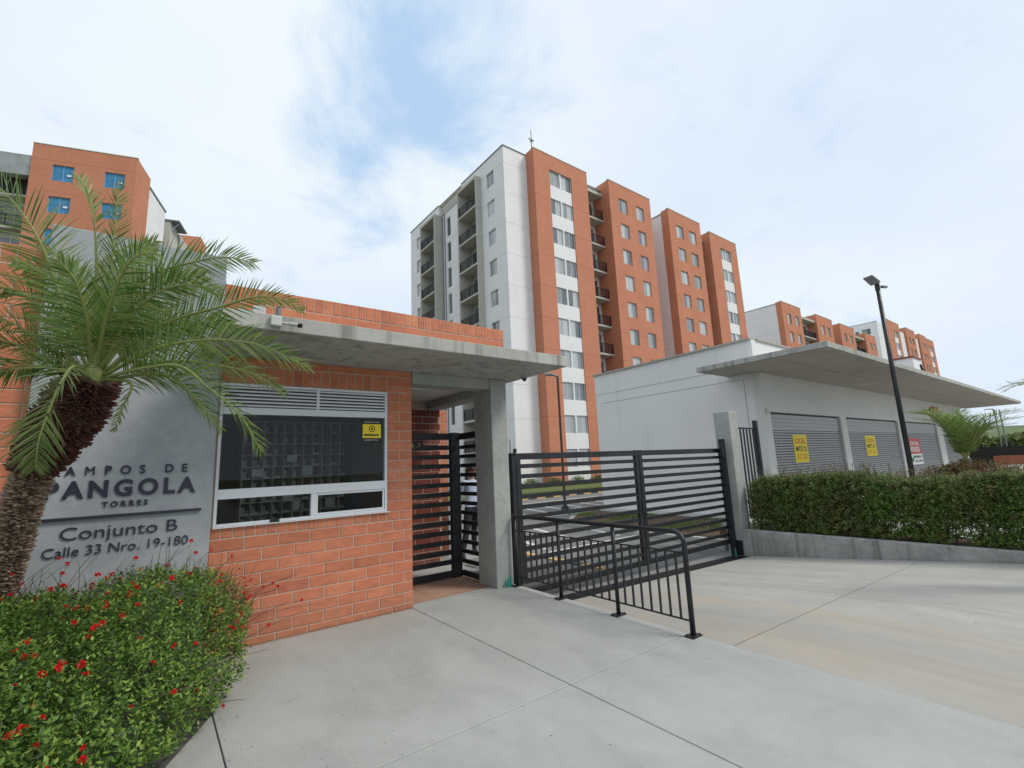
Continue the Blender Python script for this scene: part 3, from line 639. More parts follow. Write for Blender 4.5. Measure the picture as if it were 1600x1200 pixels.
# person walking behind the gate
def person():
    bx, by = 4.86, 7.75
    root = thing('person', 'person in a pale blue shirt and dark trousers walking behind the pedestrian gate', 'person', (bx, by, 0), R_(0))
    J = dict(pel=(0, 0, .92), ch=(0, .02, 1.22), ne=(0, .02, 1.42), hd=(.01, .01, 1.52), top=(.01, .0, 1.60), ls=(-.17, .02, 1.37), rs=(.17, .02, 1.37), le=(-.21, .08, 1.12), re=(.22, -.04, 1.12), lh=(-.19, .14, .88), rh=(.24, -.12, .9),
             lp=(-.09, 0, .88), rp=(.09, 0, .88), lk=(-.20, -.10, .50), rk=(.08, .10, .48), la=(-.34, -.16, .10), ra=(.10, .14, .09), lf=(-.38, -.30, .03), rf=(.08, .0, .03))
    def skin(name, verts, edges, rad, m, rootv):
        me = bpy.data.meshes.new(name); me.from_pydata([J[v] for v in verts], [], edges); o = bpy.data.objects.new(name, me); link(o, root)
        s = o.modifiers.new('s', 'SKIN'); 
        for i, v in enumerate(me.skin_vertices[0].data if me.skin_vertices else []): v.radius = (rad[i], rad[i])
        o.modifiers.new('d', 'SUBSURF').levels = 1; o.modifiers['d'].render_levels = 2; me.materials.append(m); return o
    def mk(name, chains, m):
        mb = MB()
        for pts, rr in chains: mb.tube(pts, rr, 10)
        return mb.build(name, m, root, smooth=True, local=True)
    def sm(a, b, n=5): return [tuple(Vector(a).lerp(Vector(b), i/(n-1))) for i in range(n)]
    import bmesh
    me = bpy.data.meshes.new('body'); vs = ['pel', 'ch', 'ne', 'hd', 'top', 'ls', 'le', 'lh', 'rs', 're', 'rh', 'lp', 'lk', 'la', 'lf', 'rp', 'rk', 'ra', 'rf']
    ix = {v: i for i, v in enumerate(vs)}; E = [('pel', 'ch'), ('ch', 'ne'), ('ne', 'hd'), ('hd', 'top'), ('ch', 'ls'), ('ls', 'le'), ('le', 'lh'), ('ch', 'rs'), ('rs', 're'), ('re', 'rh'), ('pel', 'lp'), ('lp', 'lk'), ('lk', 'la'), ('la', 'lf'), ('pel', 'rp'), ('rp', 'rk'), ('rk', 'ra'), ('ra', 'rf')]
    rad = dict(pel=.13, ch=.15, ne=.055, hd=.095, top=.085, ls=.065, le=.045, lh=.035, rs=.065, re=.045, rh=.035, lp=.095, lk=.065, la=.045, lf=.04, rp=.095, rk=.065, ra=.045, rf=.04)
    me.from_pydata([J[v] for v in vs], [(ix[a], ix[b]) for a, b in E], [])
    o = bpy.data.objects.new('body', me); link(o, root); o.modifiers.new('skin', 'SKIN'); 
    if not me.skin_vertices:
        bm = bmesh.new(); bm.from_mesh(me); bm.verts.layers.skin.verify(); bm.to_mesh(me); bm.free()
    for v in vs: me.skin_vertices[0].data[ix[v]].radius = (rad[v], rad[v]*(.72 if v in ('ch', 'pel') else 1))
    me.skin_vertices[0].data[ix['pel']].use_root = True
    sb = o.modifiers.new('sub', 'SUBSURF'); sb.levels = 2; sb.render_levels = 2
    m = mat('person_surface', (.3, .2, .15), .75); g = G(m); sp = g.n('ShaderNodeSeparateXYZ'); g.l(g.c, sp.inputs[0])
    k = g.mix(g.m_('GREATER_THAN', sp.outputs[2], .90), (.012, .012, .016), (.47, .53, .68)); k = g.mix(g.m_('GREATER_THAN', sp.outputs[2], 1.405), k, (.30, .15, .095)); k = g.mix(g.m_('LESS_THAN', sp.outputs[2], .07), k, (.012, .01, .01)); g.col(k)
    me.materials.append(m)
    bm = bmesh.new(); bmesh.ops.create_uvsphere(bm, u_segments=16, v_segments=10, radius=.112)
    for v in list(bm.verts):
        v.co.z *= 1.1; v.co.y *= 1.05
    bmesh.ops.delete(bm, geom=[v for v in bm.verts if v.co.z < -.03 and v.co.y < .02], context='VERTS')
    hm = bpy.data.meshes.new('hair'); bm.to_mesh(hm); bm.free(); hm.materials.append(M['hair']); h = bpy.data.objects.new('hair', hm); link(h, root); h.location = (.01, .02, 1.57)
person()

# ---------------------------------------------------------------- sliding gate
GY = 5.56
sg = thing('sliding_gate', 'wide black steel sliding gate of horizontal slats across the driveway', 'gate', (7, GY, -.2))
fr = MB(); x0, x1, xm = 4.24, 9.93, 7.05
fr.box(x0, x1, GY-.025, GY+.025, 1.70, 1.795); fr.box(x0, x1, GY-.025, GY+.025, -.195, -.105)
for x in (x0, x1-.08): fr.box(x, x+.08, GY-.03, GY+.03, -.105, 1.70)
fr.box(xm-.10, xm-.01, GY-.03, GY+.03, -.20, 1.80); fr.box(xm+.01, xm+.10, GY-.03, GY+.03, -.20, 1.80)
fr.build('frame', M['steel'], sg, bevel=.004)
for (a, b) in ((x0+.08, xm-.10), (xm+.10, x1-.08)):
    me = MB().box(a, b, -.015, .015, -.031, .031).mesh('slat'); me.materials.append(M['steel'])
    for k in range(12): shared('slat', me, sg, (0, GY, 1.605-k*.1465))
MB().box(xm-.03, xm+.04, GY-.045, GY-.031, .70, .92).build('lock', M['steel'], sg)
lp = thing('gate_post', 'black steel gate post with a thin antenna beside the concrete pillar', 'post', (4.17, 5.56, 0))
MB().box(4.15, 4.225, 5.52, 5.60, -.2, 1.80).build('post', M['steel'], lp, bevel=.004); MB().tube([(4.16, 5.56, 1.8), (4.16, 5.56, 2.0)], .006, 6).build('antenna', M['steel'], lp)
MB().tube([(4.20, 5.50, 1.80), (4.20, 5.50, 1.86)], .028, 10).build('sensor', M['lens'], lp)
rp = thing('gate_guide_post', 'black steel guide post with motor box at the right end of the sliding gate', 'post', (9.88, 5.46, -.4))
MB().box(9.78, 9.86, 5.42, 5.52, -.42, 1.99).build('post', M['steel'], rp, bevel=.005); MB().box(9.70, 9.765, 5.40, 5.44, 1.62, 1.93).build('roller_plate', M['steel'], rp)
MB().box(9.87, 9.95, 5.30, 5.55, -.42, -.12).build('motor_box', M['steel'], rp, bevel=.01)
g3 = thing('green_pipe', 'thin green pipe stub at the foot of the right gate post', 'pipe', (9.6, 5.35, -.4)); MB().tube([(9.62, 5.33, -.42), (9.62, 5.33, -.24)], .012, 8).build('pipe', M['pvc'], g3)

# handrail
hr = thing('handrail', 'black tubular steel handrail with vertical bars along the sidewalk edge', 'railing', (4.09, 4.1, 0))
XR = 4.085; arc = [(XR, 2.80+.16*(1-math.sin(t)), .92-.16*(1-math.cos(t))) for t in np.linspace(0, math.pi/2, 8)]
MB().tube([(XR, 5.46, .925)]+[(XR, 2.765+.115-.115*math.sin(t), .81+.115*math.cos(t)) for t in np.linspace(0, math.pi/2, 9)]+[(XR, 2.765, .012)], .025, 12).build('top_rail', M['steel'], hr, smooth=True)
base = MB().box(-.075, .075, -.05, .05, 0, .009)
for sx_ in (-.055, .055):
    for sy_ in (-.032, .032): base.tube([(sx_, sy_, .008), (sx_, sy_, .024)], .008, 6)
bme = base.mesh('base_plate'); bme.materials.append(M['steel'])
for y in (5.43, 4.545, 3.65, 2.765):
    if y > 2.8: MB().tube([(XR, y, .009), (XR, y, .91)], .022 if y < 5.4 else .025, 12).build('post', M['steel'], hr, smooth=True)
    shared('base_plate', bme, hr, (XR, y, .0005))
for a, b in ((5.43, 4.545), (4.545, 3.65), (3.65, 2.765)):
    MB().tube([(XR, a, .735), (XR, b, .735)], .008, 6).build('upper_bar', M['steel'], hr); MB().tube([(XR, a, .13), (XR, b, .13)], .009, 6).build('lower_bar', M['steel'], hr)
    n = 8
    for k in range(1, n): y = a+(b-a)*k/n; MB().box(XR-.012, XR+.012, y-.006, y+.006, .13, .735).build('bar', M['steel'], hr)

# right column, low wall, fence
rc = thing('gate_column', 'short grey concrete column at the right end of the sliding gate', 'column', (10.1, 5.45, -.4))
MB().box(9.89, 10.24, 5.275, 5.63, -.5, 2.58).build('shaft', M['conc_pillar'], rc, bevel=.015)
wl = thing('low_wall', 'low stained concrete retaining wall in front of the hedge', 'wall', (9.95, 2, 0))
MB().box(9.88, 10.03, -6, 5.272, -.6, .105).build('wall', M['conc_low'], wl, bevel=.01)
ff = thing('bar_fence', 'short black vertical bar fence between the concrete column and the shop', 'fence', (11.5, 6.1, 0))
MB().box(12.62, 12.72, 6.02, 6.12, 0, 2.52).build('post', M['steel'], ff)
MB().box(11.60, 12.62, 6.055, 6.085, 2.29, 2.325).build('top_rail', M['steel'], ff)
fb = MB().box(-.02, .02, -.013, .013, 0.06, 2.29).mesh('bar'); fb.materials.append(M['steel'])
for k in range(6): shared('bar', fb, ff, (11.70+k*.16, 6.07, 0))

# ---------------------------------------------------------------- shop
sh = thing('shop_building', 'low white shop building with roller shutters under a wide flat concrete roof', 'building', (27, 9, 0))
MB().box(14.0, 14.2, 6.62, 12.84, -.5, 5.02).build('side_wall', M['shopwhite'], sh)
cp = MB(); cp.box(13.92, 14.3, 6.52, 12.9, 5.02, 5.075); cp.box(14.3, 40, 6.45, 6.85, 5.02, 5.075); cp.build('coping', M['soffit'], sh)
MB().box(14.0, 39.6, 6.50, 6.619, 4.17, 5.02).build('parapet', M['white'], sh)
wl2 = MB()
ops = [(14.42, 19.85), (20.38, 25.65), (27.0, 32.75), (34.3, 38.9)]; prev = 14.0
ops = [(14.42, 19.85), (20.38, 26.6), (27.15, 33.3), (34.4, 38.9)]
for a, b in ops: wl2.box(prev, a, 6.42, 6.62, -.2, 2.86); prev = b
wl2.box(prev, 39.65, 6.42, 6.62, -.2, 2.86); wl2.box(14.0, 39.65, 6.42, 6.62, 2.86, 4.02); wl2.box(14.02, 39.6, 6.40, 6.419, 3.80, 4.018)
wl2.box(39.45, 39.65, 6.62, 12.8, -.2, 4.02); wl2.box(14.2, 39.6, 12.6, 12.84, -.2, 5.0)
wl2.build('front_wall', M['shopfront'], sh)
roof = MB().box(12.3, 42.1, 4.0, 7.35, 4.02, 4.165); roof.box(14.2, 39.6, 7.352, 12.6, 4.02, 4.165); roof.build('roof_slab', M['conc_dirty'], sh, bevel=.012)
bdm = MB()
for i in range(12):
    for k in range(2):
        xa = 12.34+i*2.478; ya = 4.04+k*1.18
        bdm = MB().box(xa+.012, xa+2.462, ya+.012, ya+1.166, 3.998, 4.0195); bdm.build('soffit_panel', M['soffit'], sh)
def shutter(x0, x1, parent):
    s = MB(); s.box(x0, x0+.07, 6.47, 6.55, 0, 2.86); s.box(x1-.07, x1, 6.47, 6.55, 0, 2.86); so = s.build('shutter', M['shutter'], parent)
    a = MB().box(x0+.07, x1-.07, 6.50, 6.525, -.057, .057).mesh('slat'); a.materials.append(M['shutter'])
    p = MB().box(x0+.07, x1-.07, 6.50, 6.525, -.025, .025)
    nk = int((x1-x0-.14)/.25)
    for k in range(nk): xx = x0+.1+k*(x1-x0-.2)/nk; p.box(xx, xx+.035, 6.505, 6.52, -.041, -.0251)
    p = p.mesh('slat'); p.materials.append(M['shutter'])
    z = 2.80; n = 0
    while z > .15:
        solid = n < 4; h = .12 if solid else .08
        o = bpy.data.objects.new('slat', a if solid else p); link(o, so); o.location = (0, 0, z-h/2); o.location = Vector(o.location)-Vector((0, 0, 0))
        o.location = Vector((-ORG[parent.name].x, -ORG[parent.name].y, z-h/2-ORG[parent.name].z)); z -= h; n += 1
    MB().box(x0+.07, x1-.07, 6.62, 6.64, 0, 2.86).build('backing', M['pipe'], so)
for a, b in ops: shutter(a, b, sh)
dd = MB(); dd.box(32.7, 34.2, 6.395, 6.399, 2.9, 3.75); dd.build('mural_panel', mat('pink_mural', (.50, .40, .42), .8), sh); MB().box(32.7, 34.2, 6.388, 6.394, 3.45, 3.75).build('mural_stripe', mat('red_mural', (.42, .14, .08), .8), sh)
MB().box(14.12, 14.24, 6.36, 6.42, 2.78, 2.93).build('wall_light', M['camw'], sh, bevel=.01)
rb = MB().box(33.5, 35.0, 6.9, 12.5, 4.17, 6.60); rbo = rb.build('roof_box', M['white'], sh); MB().box(33.44, 35.06, 6.84, 12.5, 6.60, 6.70).build('roof_box_coping', mat('red_coping', (.25, .07, .05), .7), sh)
MB().tube([(34.7, 6.86, 6.3), (35.4, 6.86, 5.3)], .05, 6).build('bracket', M['steel'], sh)
gv = MB(); gv.box(13.996, 13.9995, 7.9, 12.8, 4.225, 4.245); gv.box(13.996, 13.9995, 7.0, 12.5, 3.865, 3.885); gv.box(13.996, 13.9995, 6.86, 6.88, 0, 3.865); gv.build('wall_joint', mat('joint_sealant', (.33, .34, .35), .8), sh)['kind'] = 'stuff'
# sale posters
def poster(label, x, z, w, h, lines, m, group=None):
    t = thing('poster', label, 'poster', (x, 6.4, z), group=group); MB().box(x, x+w, 6.492, 6.498, z, z+h).build('sheet', m, t)
    for body, fz, fh, mm in lines: text(body, .2, .001, mm, .004, 'lettering', parent=t, loc=(x+w*.12, 6.490, z+h*fz), width=w*.76, height=h*fh)
    return t
GP = 'yellow sale posters on the shop shutters'
poster('yellow sale poster with red and black print on the first shutter from the left', 15.87, 1.33, .98, .86, [('LOCAL', .68, .2, M['redprint']), ('MTS 21', .40, .19, M['black']), ('37.23', .12, .19, M['orangeprint'])], M['yellow'], GP)
poster('yellow sale poster with red print on the second shutter, behind the hedge', 22.3, 1.38, 1.15, .80, [('LOCAL', .68, .2, M['redprint']), ('MTS 21', .40, .19, M['black']), ('37.23', .12, .19, M['orangeprint'])], M['yellow'], GP)
pr = poster('red and white sale poster reading VENDE on the third shutter beside the lamp post', 27.75, .86, 2.1, 1.22, [('LOCAL', .74, .14, M['whiteprint']), ('VENDE', .48, .2, M['whiteprint'])], M['redprint'])
MB().box(27.75, 29.85, 6.485, 6.491, .86, 1.34).build('lower_sheet', M['whiteprint'], pr)
MB().tube([(28.0, 6.48, 1.2), (28.15, 6.48, 1.0), (28.4, 6.48, 1.25)], .03, 6).build('tick', M['greenprint'], pr)
text('INFORMES 310', .2, .001, M['black'], .003, 'lettering', parent=pr, loc=(28.5, 6.482, 1.15), width=1.2, height=.12); text('456 7890', .2, .001, M['black'], .003, 'lettering', parent=pr, loc=(28.5, 6.482, .95), width=1.2, height=.12)

# ---------------------------------------------------------------- apartment towers
FH = 2.68
def facade(mb, o, u, W_, z0, z1, openings, n, depth=.12):
    """sheet with real openings; o origin, u along, n outward normal; openings (a, b, za, zb)"""
    o, u, n = Vector(o), Vector(u), Vector(n); us = sorted({0, W_, *[a for a, b, c, d in openings], *[b for a, b, c, d in openings]}); zs = sorted({z0, z1, *[c for a, b, c, d in openings], *[d for a, b, c, d in openings]})
    P = lambda a, z, k=0: o+u*a+Vector((0, 0, z))-n*k
    flip = u.cross(Vector((0, 0, 1))).dot(n) < 0
    def q(p): mb.add(p[::-1] if flip else p, [(0, 1, 2, 3)])
    for i in range(len(us)-1):
        for j in range(len(zs)-1):
            ca, cz = (us[i]+us[i+1])/2, (zs[j]+zs[j+1])/2
            if any(a < ca < b and c < cz < d for a, b, c, d in openings): continue
            q([P(us[i], zs[j]), P(us[i+1], zs[j]), P(us[i+1], zs[j+1]), P(us[i], zs[j+1])])
    for a, b, c, d in openings:
        for p in ([P(a, c), P(b, c), P(b, c, depth), P(a, c, depth)], [P(a, d), P(a, d, depth), P(b, d, depth), P(b, d)], [P(a, c), P(a, c, depth), P(a, d, depth), P(a, d)], [P(b, c), P(b, d), P(b, d, depth), P(b, c, depth)]): q(p)
WM = {}
def win(parent, o, u, n, w, h, panes=2, pm='pane', fm='alu', dp=.12):
    """window part (frame) with pane sub-parts; mesh data shared per size"""
    key = (round(w, 2), round(h, 2), panes, pm, fm)
    if key not in WM:
        f = MB(); t = .035; frame_rect(f, 0, w, 0, h, 0, .05, t)
        for k in range(1, panes): f.box(w*k/panes-.02, w*k/panes+.02, -.004, .045, t, h-t)
        fme = f.mesh('window'); fme.materials.append(M[fm]); pws = []
        for k in range(panes):
            p = MB().box(w*k/panes+.012, w*(k+1)/panes-.012, .02+.006*(k % 2), .03+.006*(k % 2), t, h-t).mesh('pane'); p.materials.append(M[pm]); pws.append(p)
        WM[key] = (fme, pws)
    fme, pws = WM[key]; o, u, n = Vector(o), Vector(u), Vector(n)
    fo = bpy.data.objects.new('window', fme); link(fo, parent); fo.location = o-n*dp
    fo.rotation_euler = (0, 0, math.atan2(u.y, u.x))
    for p in pws: po = bpy.data.objects.new('pane', p); link(po, fo)
    return fo
RM = {}
def balcony(parent, o, u, n, w, door=True, dp=1.1, pm='darkpane'):
    """slab with railing and a glazed door behind"""
    key = (round(w, 2), dp)
    if key not in RM:
        s = MB().box(0, w, 0, dp, -.16, 0).mesh('balcony'); s.materials.append(M['tan'])
        r = MB(); r.box(0, w, .03, .07, .93, .97); r.box(0, w, .035, .065, .08, .11); nb = int(w/.12)
        for k in range(nb+1): x = min(w-.02, k*w/nb); r.box(x, x+.026, .035, .065, .11, .93)
        for x in (0, w/2-.025, w-.05): r.box(x, x+.05, .02, .08, 0, .95)
        r = r.mesh('railing'); r.materials.append(M['steel'])
        d = MB(); frame_rect(d, w*.12, w*.88, 0, 2.15, dp-.07, dp-.02, .05); d.box(w*.5-.03, w*.5+.03, dp-.075, dp-.02, .05, 2.1); d = d.mesh('door_frame'); d.materials.append(M['alu'])
        g_ = MB().box(w*.12+.05, w*.88-.05, dp-.05, dp-.04, .05, 2.1).mesh('door_glass'); g_.materials.append(M[pm]); RM[key] = (s, r, d, g_)
    s, r, d, g_ = RM[key]; u = Vector(u)
    so = bpy.data.objects.new('balcony', s); link(so, parent); so.location = o; so.rotation_euler = (0, 0, math.atan2(u.y, u.x))
    for nm, me in (('railing', r), ('door_frame', d), ('door_glass', g_)): q = bpy.data.objects.new(nm, me); link(q, so)
UX, UY, NX, NY = Vector((1, 0, 0)), Vector((0, 1, 0)), Vector((-1, 0, 0)), Vector((0, -1, 0))
# everything in a tower is in its own frame: x along the front, y into depth, z up; brick fronts at y=0
def brick_block(t, x0, x1, H, cols, floors, ztop, wh, y1=9, strip=None, fm='alu', pm='pane', panes=2, skip=0):
    mb = MB(); op = []
    for k in range(skip, floors):
        zt = ztop-FH*(floors-1-k)
        for a, b in cols: op.append((a-x0, b-x0, zt-wh, zt))
    if strip: 
        a, b, = strip; op2 = [(a-x0, b-x0, .0+.2, ztop)]
        facade(mb, (x0, 0, 0), UX, x1-x0, -.3, H, op2, NY, .10)
        ws = MB(); facade(ws, (a, .06, 0), UX, b-a, .2, ztop, [(c-(a-x0), d-(a-x0), e, f) for c, d, e, f in op], NY, .08); ws.build('infill_panel', M['white'], t, local=True)
        yw = .06
    else: facade(mb, (x0, 0, 0), UX, x1-x0, -.3, H, op, NY, .12); yw = 0
    mb.add([(x0, 0, -.3), (x0, 0, H), (x0, y1, H), (x0, y1, -.3)], [(0, 1, 2, 3)]); mb.add([(x1, 0, -.3), (x1, y1, -.3), (x1, y1, H), (x1, 0, H)], [(0, 1, 2, 3)])
    mb.add([(x0, 0, H), (x1, 0, H), (x1, y1, H), (x0, y1, H)], [(0, 1, 2, 3)]); mb.add([(x0, y1, -.3), (x0, y1, H), (x1, y1, H), (x1, y1, -.3)], [(0, 1, 2, 3)])
    mb.build('brick_wall', M['fbrick'], t, local=True)
    MB().box(x0-.03, x1+.03, -.03, .25, H, H+.06).build('coping', M['tan'], t, local=True)
    for k in range(skip, floors):
        zt = ztop-FH*(floors-1-k)
        for a, b in cols: win(t, (a, yw, zt-wh), UX, NY, b-a, wh, panes, pm, fm, .08 if strip else .10)
def recess(t, x0, x1, H, floors, zfl, y0=1.0, skip=0, top=True):
    w = x1-x0; mb = MB(); mb.box(x0, x1, y0+1.12, y0+1.3, -.3, H-.5); mb.build('recess_wall', M['white'], t, local=True)
    if top: MB().box(x0, x1, y0-.1, y0+1.3, H-.95, H-.65).build('recess_roof', M['tan'], t, local=True)
    for k in range(skip, floors): balcony(t, Vector((x0+.01, y0, zfl-FH*(floors-1-k))), UX, NY, w-.02)

# tower A + B share one row; A has the white end with balconies on its left side
ta = thing('apartment_tower', 'tall ten storey tower with white end, orange brick fronts and balconies, nearest behind the guardhouse', 'building', (0, 27, 0))
NF = 10; H1 = 28.2
brick_block(ta, 23.96, 30.42, H1, [(25.70, 26.93), (27.07, 28.32)], NF, 26.83, 1.45, 6, strip=(25.70, 28.32), panes=2)
brick_block(ta, 33.46, 39.91, 28.64, [(34.80, 36.10), (37.48, 38.72)], NF, 27.15, 1.5, 8, panes=2)
recess(ta, 30.42, 33.46, H1, NF, 24.75, 1.0)
# white body: side facade on x=21.49
mb = MB(); BF = 27.0; yl = lambda y: y-27
ropen = []
rows = [(25.27-FH*k, 26.62-FH*k) for k in range(10)]
segs = [(28.0, 31.39, 21.49), (34.66, 39.12, 21.87), (42.36, 45.72, 21.49)]
for a, b, x in segs:
    op = []
    for zb, zt in rows:
        if a == 28.0: op.append((29.45-a, 30.53-a, zb, zt))
        elif a == 42.36: op.append((43.2-a, 44.25-a, zb, zt))
    if a == 34.66:
        for k in range(10): op.append((37.5-a, 38.25-a, 24.3-FH*k, 26.3-FH*k))
    op = [o_ for o_ in op if o_[2] > .1]
    facade(mb, (x, yl(a), 0), UY, b-a, -.3, 28.0, op, NX, .12)
    for oa, ob, zb, zt in op: win(ta, (x, yl(a)+ob, zb), -UY, NX, ob-oa, zt-zb, 2 if ob-oa > .9 else 1, 'pane' if ob-oa > .9 else 'darkpane', 'alu', .10)
mb.add([(21.49, 1, -.3), (23.96, 1, -.3), (23.96, 1, 28), (21.49, 1, 28)], [(0, 1, 2, 3)])
mb.add([(21.87, 7.655, 26.98), (21.87, 7.655, 28), (21.49, 7.655, 28), (21.49, 7.655, 26.98)], [(0, 1, 2, 3)]); mb.add([(21.49, 12.125, 26.98), (21.49, 12.125, 28), (21.87, 12.125, 28), (21.87, 12.125, 26.98)], [(0, 1, 2, 3)])
for (a, b) in ((4.39, 7.66), (12.12, 15.36)): mb.add([(21.49, a, 26.97), (21.49, b, 26.97), (21.49, b, 28), (21.49, a, 28)], [(0, 3, 2, 1)])
mb.add([(21.49, 18.72, -.3), (38, 18.72, -.3), (38, 18.72, 28), (21.49, 18.72, 28)], [(0, 3, 2, 1)])
mb.add([(38, 6, -.3), (38, 18.72, -.3), (38, 18.72, 28), (38, 6, 28)], [(0, 1, 2, 3)])
mb.add([(21.49, 1, 27.99), (38, 1, 27.99), (38, 18.72, 27.99), (21.49, 18.72, 27.99)], [(0, 1, 2, 3)])
mb.build('white_wall', M['white'], ta, local=True)
cp = MB(); cp.box(21.42, 23.94, .93, 1.12, 28.0, 28.06); cp.box(21.42, 21.6, 1.12, 7.66, 28.0, 28.06); cp.box(21.80, 22.0, 7.66, 12.1, 28.0, 28.06); cp.box(21.42, 21.6, 12.1, 18.8, 28.0, 28.06); cp.build('coping', M['pipe'], ta, local=True)
MB().box(21.80, 21.868, 7.7, 12.1, 27.0, 27.6).build('eave_band', M['tan'], ta, local=True)
for (a, b) in ((31.4, 34.65), (39.12, 42.35)):
    a -= 27; b -= 27; m1 = MB()
    m1.box(20.93, 22.6, a, a+.16, -.3, 26.98); m1.box(20.93, 22.6, b-.16, b, -.3, 26.98); m1.box(20.93, 22.6, a+.16, b-.16, 26.72, 26.98)
    m1.box(22.3, 22.45, a+.16, b-.16, -.3, 26.72); m1.build('balcony_tower', M['tan'], ta, local=True, bevel=.02)
    for k in range(10):
        z = 24.25-FH*k
        if z < 0: continue
        balcony(ta, Vector((20.95, b-.165, z)), -UY, NX, b-a-.33, dp=1.3)
MB().tube([(21.83, 11.6, 0), (21.83, 11.6, 26.9)], .06, 8).build('downpipe', M['pipe'], ta, local=True)
MB().tube([(21.83, 12.0, 0), (21.83, 12.0, 27.2)], .045, 8).build('downpipe', M['pipe'], ta, local=True)
an = thing('rooftop_antenna', 'thin grey mast with a small head on the roof of the nearest tower', 'antenna', (25.6, 29, 28))
MB().tube([(25.6, 29, 28), (25.6, 29, 31.9)], [.07, .03], 8).build('mast', M['pipe'], an); MB().tube([(25.3, 29, 30.9), (25.9, 29, 30.9)], .05, 6).build('crossbar', M['pipe'], an)
MB().tube([(25.6, 29, 30.6), (25.6, 29, 30.75), (25.6, 29, 31.0)], [.05, .13, .05], 10).build('head', M['pipe'], an)

def mirrored(name, label, X0, H, floors, ztop, loc_y=27, off=0, group=None, rot=None):
    """plain-ended block: pair windows, recess, strip windows, then white end"""
    pass
tb = thing('apartment_tower', 'second ten storey tower of the row, just right of the nearest tower', 'building', (0, 27, 0))
brick_block(tb, 43.10, 49.36, 28.64, [(44.40, 45.75), (46.90, 48.28)], NF, 27.12, 1.5, .92)
recess(tb, 49.36, 51.27, 28.2, NF, 24.75, 1.0)
brick_block(tb, 51.27, 57.5, 28.2, [(53.5, 54.62), (54.76, 55.92)], NF, 26.72, 1.45, 6, strip=(53.5, 55.92))
wb = MB().box(43.12, 49.34, .93, 18.7, -.3, 28.35).box(49.36, 60, 2.4, 18.7, -.3, 28.1); wb.build('white_wall', M['white'], tb, local=True)
MB().box(43.05, 43.3, .93, 18.8, 28.35, 28.42).build('coping', M['pipe'], tb, local=True)

tcw = thing('apartment_tower', 'eight storey tower with white side wall showing above the shop roof', 'building', (0, 27, 0))
Hc = 22.6
MB().box(68.42, 74.6, .75, 17, -.3, 22.4).box(74.65, 108, 2.2, 17, -.3, 22.2).build('white_wall', M['white'], tcw, local=True); MB().box(68.36, 68.6, .7, 17, 22.4, 22.48).build('coping', M['pipe'], tcw, local=True)
brick_block(tcw, 68.4, 74.65, Hc, [(69.9, 71.1), (72.35, 73.6)], 8, 21.1, 1.45, .74, skip=3)
brick_block(tcw, 80.1, 86.5, Hc, [(81.75, 83.0), (84.0, 85.2)], 8, 21.1, 1.45, 2.0, skip=3)
recess(tcw, 74.65, 80.1, 22.2, 8, 18.7, .3, skip=4)
brick_block(tcw, 89.8, 96.3, Hc, [(91.2, 92.4), (93.8, 95.0)], 8, 21.1, 1.45, 2.0, skip=4)
recess(tcw, 96.3, 101.9, 22.2, 8, 18.7, .3, skip=4)
brick_block(tcw, 101.9, 107.5, Hc, [(103.8, 104.9), (105.9, 107.0)], 8, 21.1, 1.45, 2.0, skip=4)

td = thing('apartment_tower', 'most distant tower of the row, with white side and four stepped brick fronts', 'building', (0, 28, 0))
mb = MB(); facade(mb, (115.7, .4, 0), UY, 14, -.3, 27.4, [(1.2, 2.7, 25.0, 26.2), (3.2, 3.9, 25.0, 26.0)], NX, .15); mb.add([(115.7, .4, -.3), (158, .4, -.3), (158, .4, 27.4), (115.7, .4, 27.4)], [(0, 1, 2, 3)]); mb.add([(115.7, .4, 27.4), (158, .4, 27.4), (158, 14.4, 27.4), (115.7, 14.4, 27.4)], [(0, 1, 2, 3)]); mb.build('white_wall', M['white'], td, local=True)
win(td, (115.7, .4+2.7, 25.0), -UY, NX, 1.5, 1.2, 2, 'darkpane', 'alu', .12); win(td, (115.7, .4+3.9, 25.0), -UY, NX, .7, 1.0, 1, 'darkpane', 'alu', .12)
MB().box(115.64, 115.9, .35, 14.4, 27.4, 27.48).build('coping', M['pipe'], td, local=True)
brick_block(td, 120.5, 129.4, 28.6, [(125.0, 126.3), (126.5, 127.8)], 10, 26.7, 1.45, .39, skip=5, strip=(125.0, 127.8))
brick_block(td, 134.5, 141.6, 28.7, [(136.0, 137.4), (138.8, 140.2)], 10, 26.7, 1.45, 2.5, skip=5)
brick_block(td, 145.5, 151.3, 28.7, [(147, 148.2), (149.2, 150.4)], 10, 26.7, 1.45, 2.5, skip=5)
brick_block(td, 151.4, 158.6, 28.4, [(153.5, 154.8), (155.0, 156.3)], 10, 26.7, 1.45, 2.5, skip=5, strip=(153.5, 156.3))

# left tower, turned 16.6 degrees, blue protective film on its windows
te = thing('apartment_tower', 'unfinished brick tower with blue film on its windows, behind the palm at the far left', 'building', (-2.73, 46.0, 0), R_(-16.6))
brick_block(te, -6.66, 0, 27.95, [(-5.35, -4.0), (-2.05, -.72)], 10, 26.35, 1.35, 2.95, fm='filmframe', pm='tin')
nl = MB()
for k in range(10):
    zt = 26.35-FH*k
    for x in (-4.42, -1.15): nl.box(x, x+.26, .058, .064, zt-.85, zt-.70)
nl.build('window_label', M['paper'], te, local=True)
MB().box(-6.5, -.06, 2.955, 7.27, -.3, 27.15).build('white_wall', M['white'], te, local=True); MB().box(-6.6, .02, 2.955, 7.35, 27.15, 27.27).build('coping', M['pipe'], te, local=True)
recess(te, -9.7, -6.66, 27.3, 10, 23.95, .9)
MB().box(-9.75, -6.67, .1, .8, 25.2, 26.9).build('roof_beam', M['conc'], te, local=True)
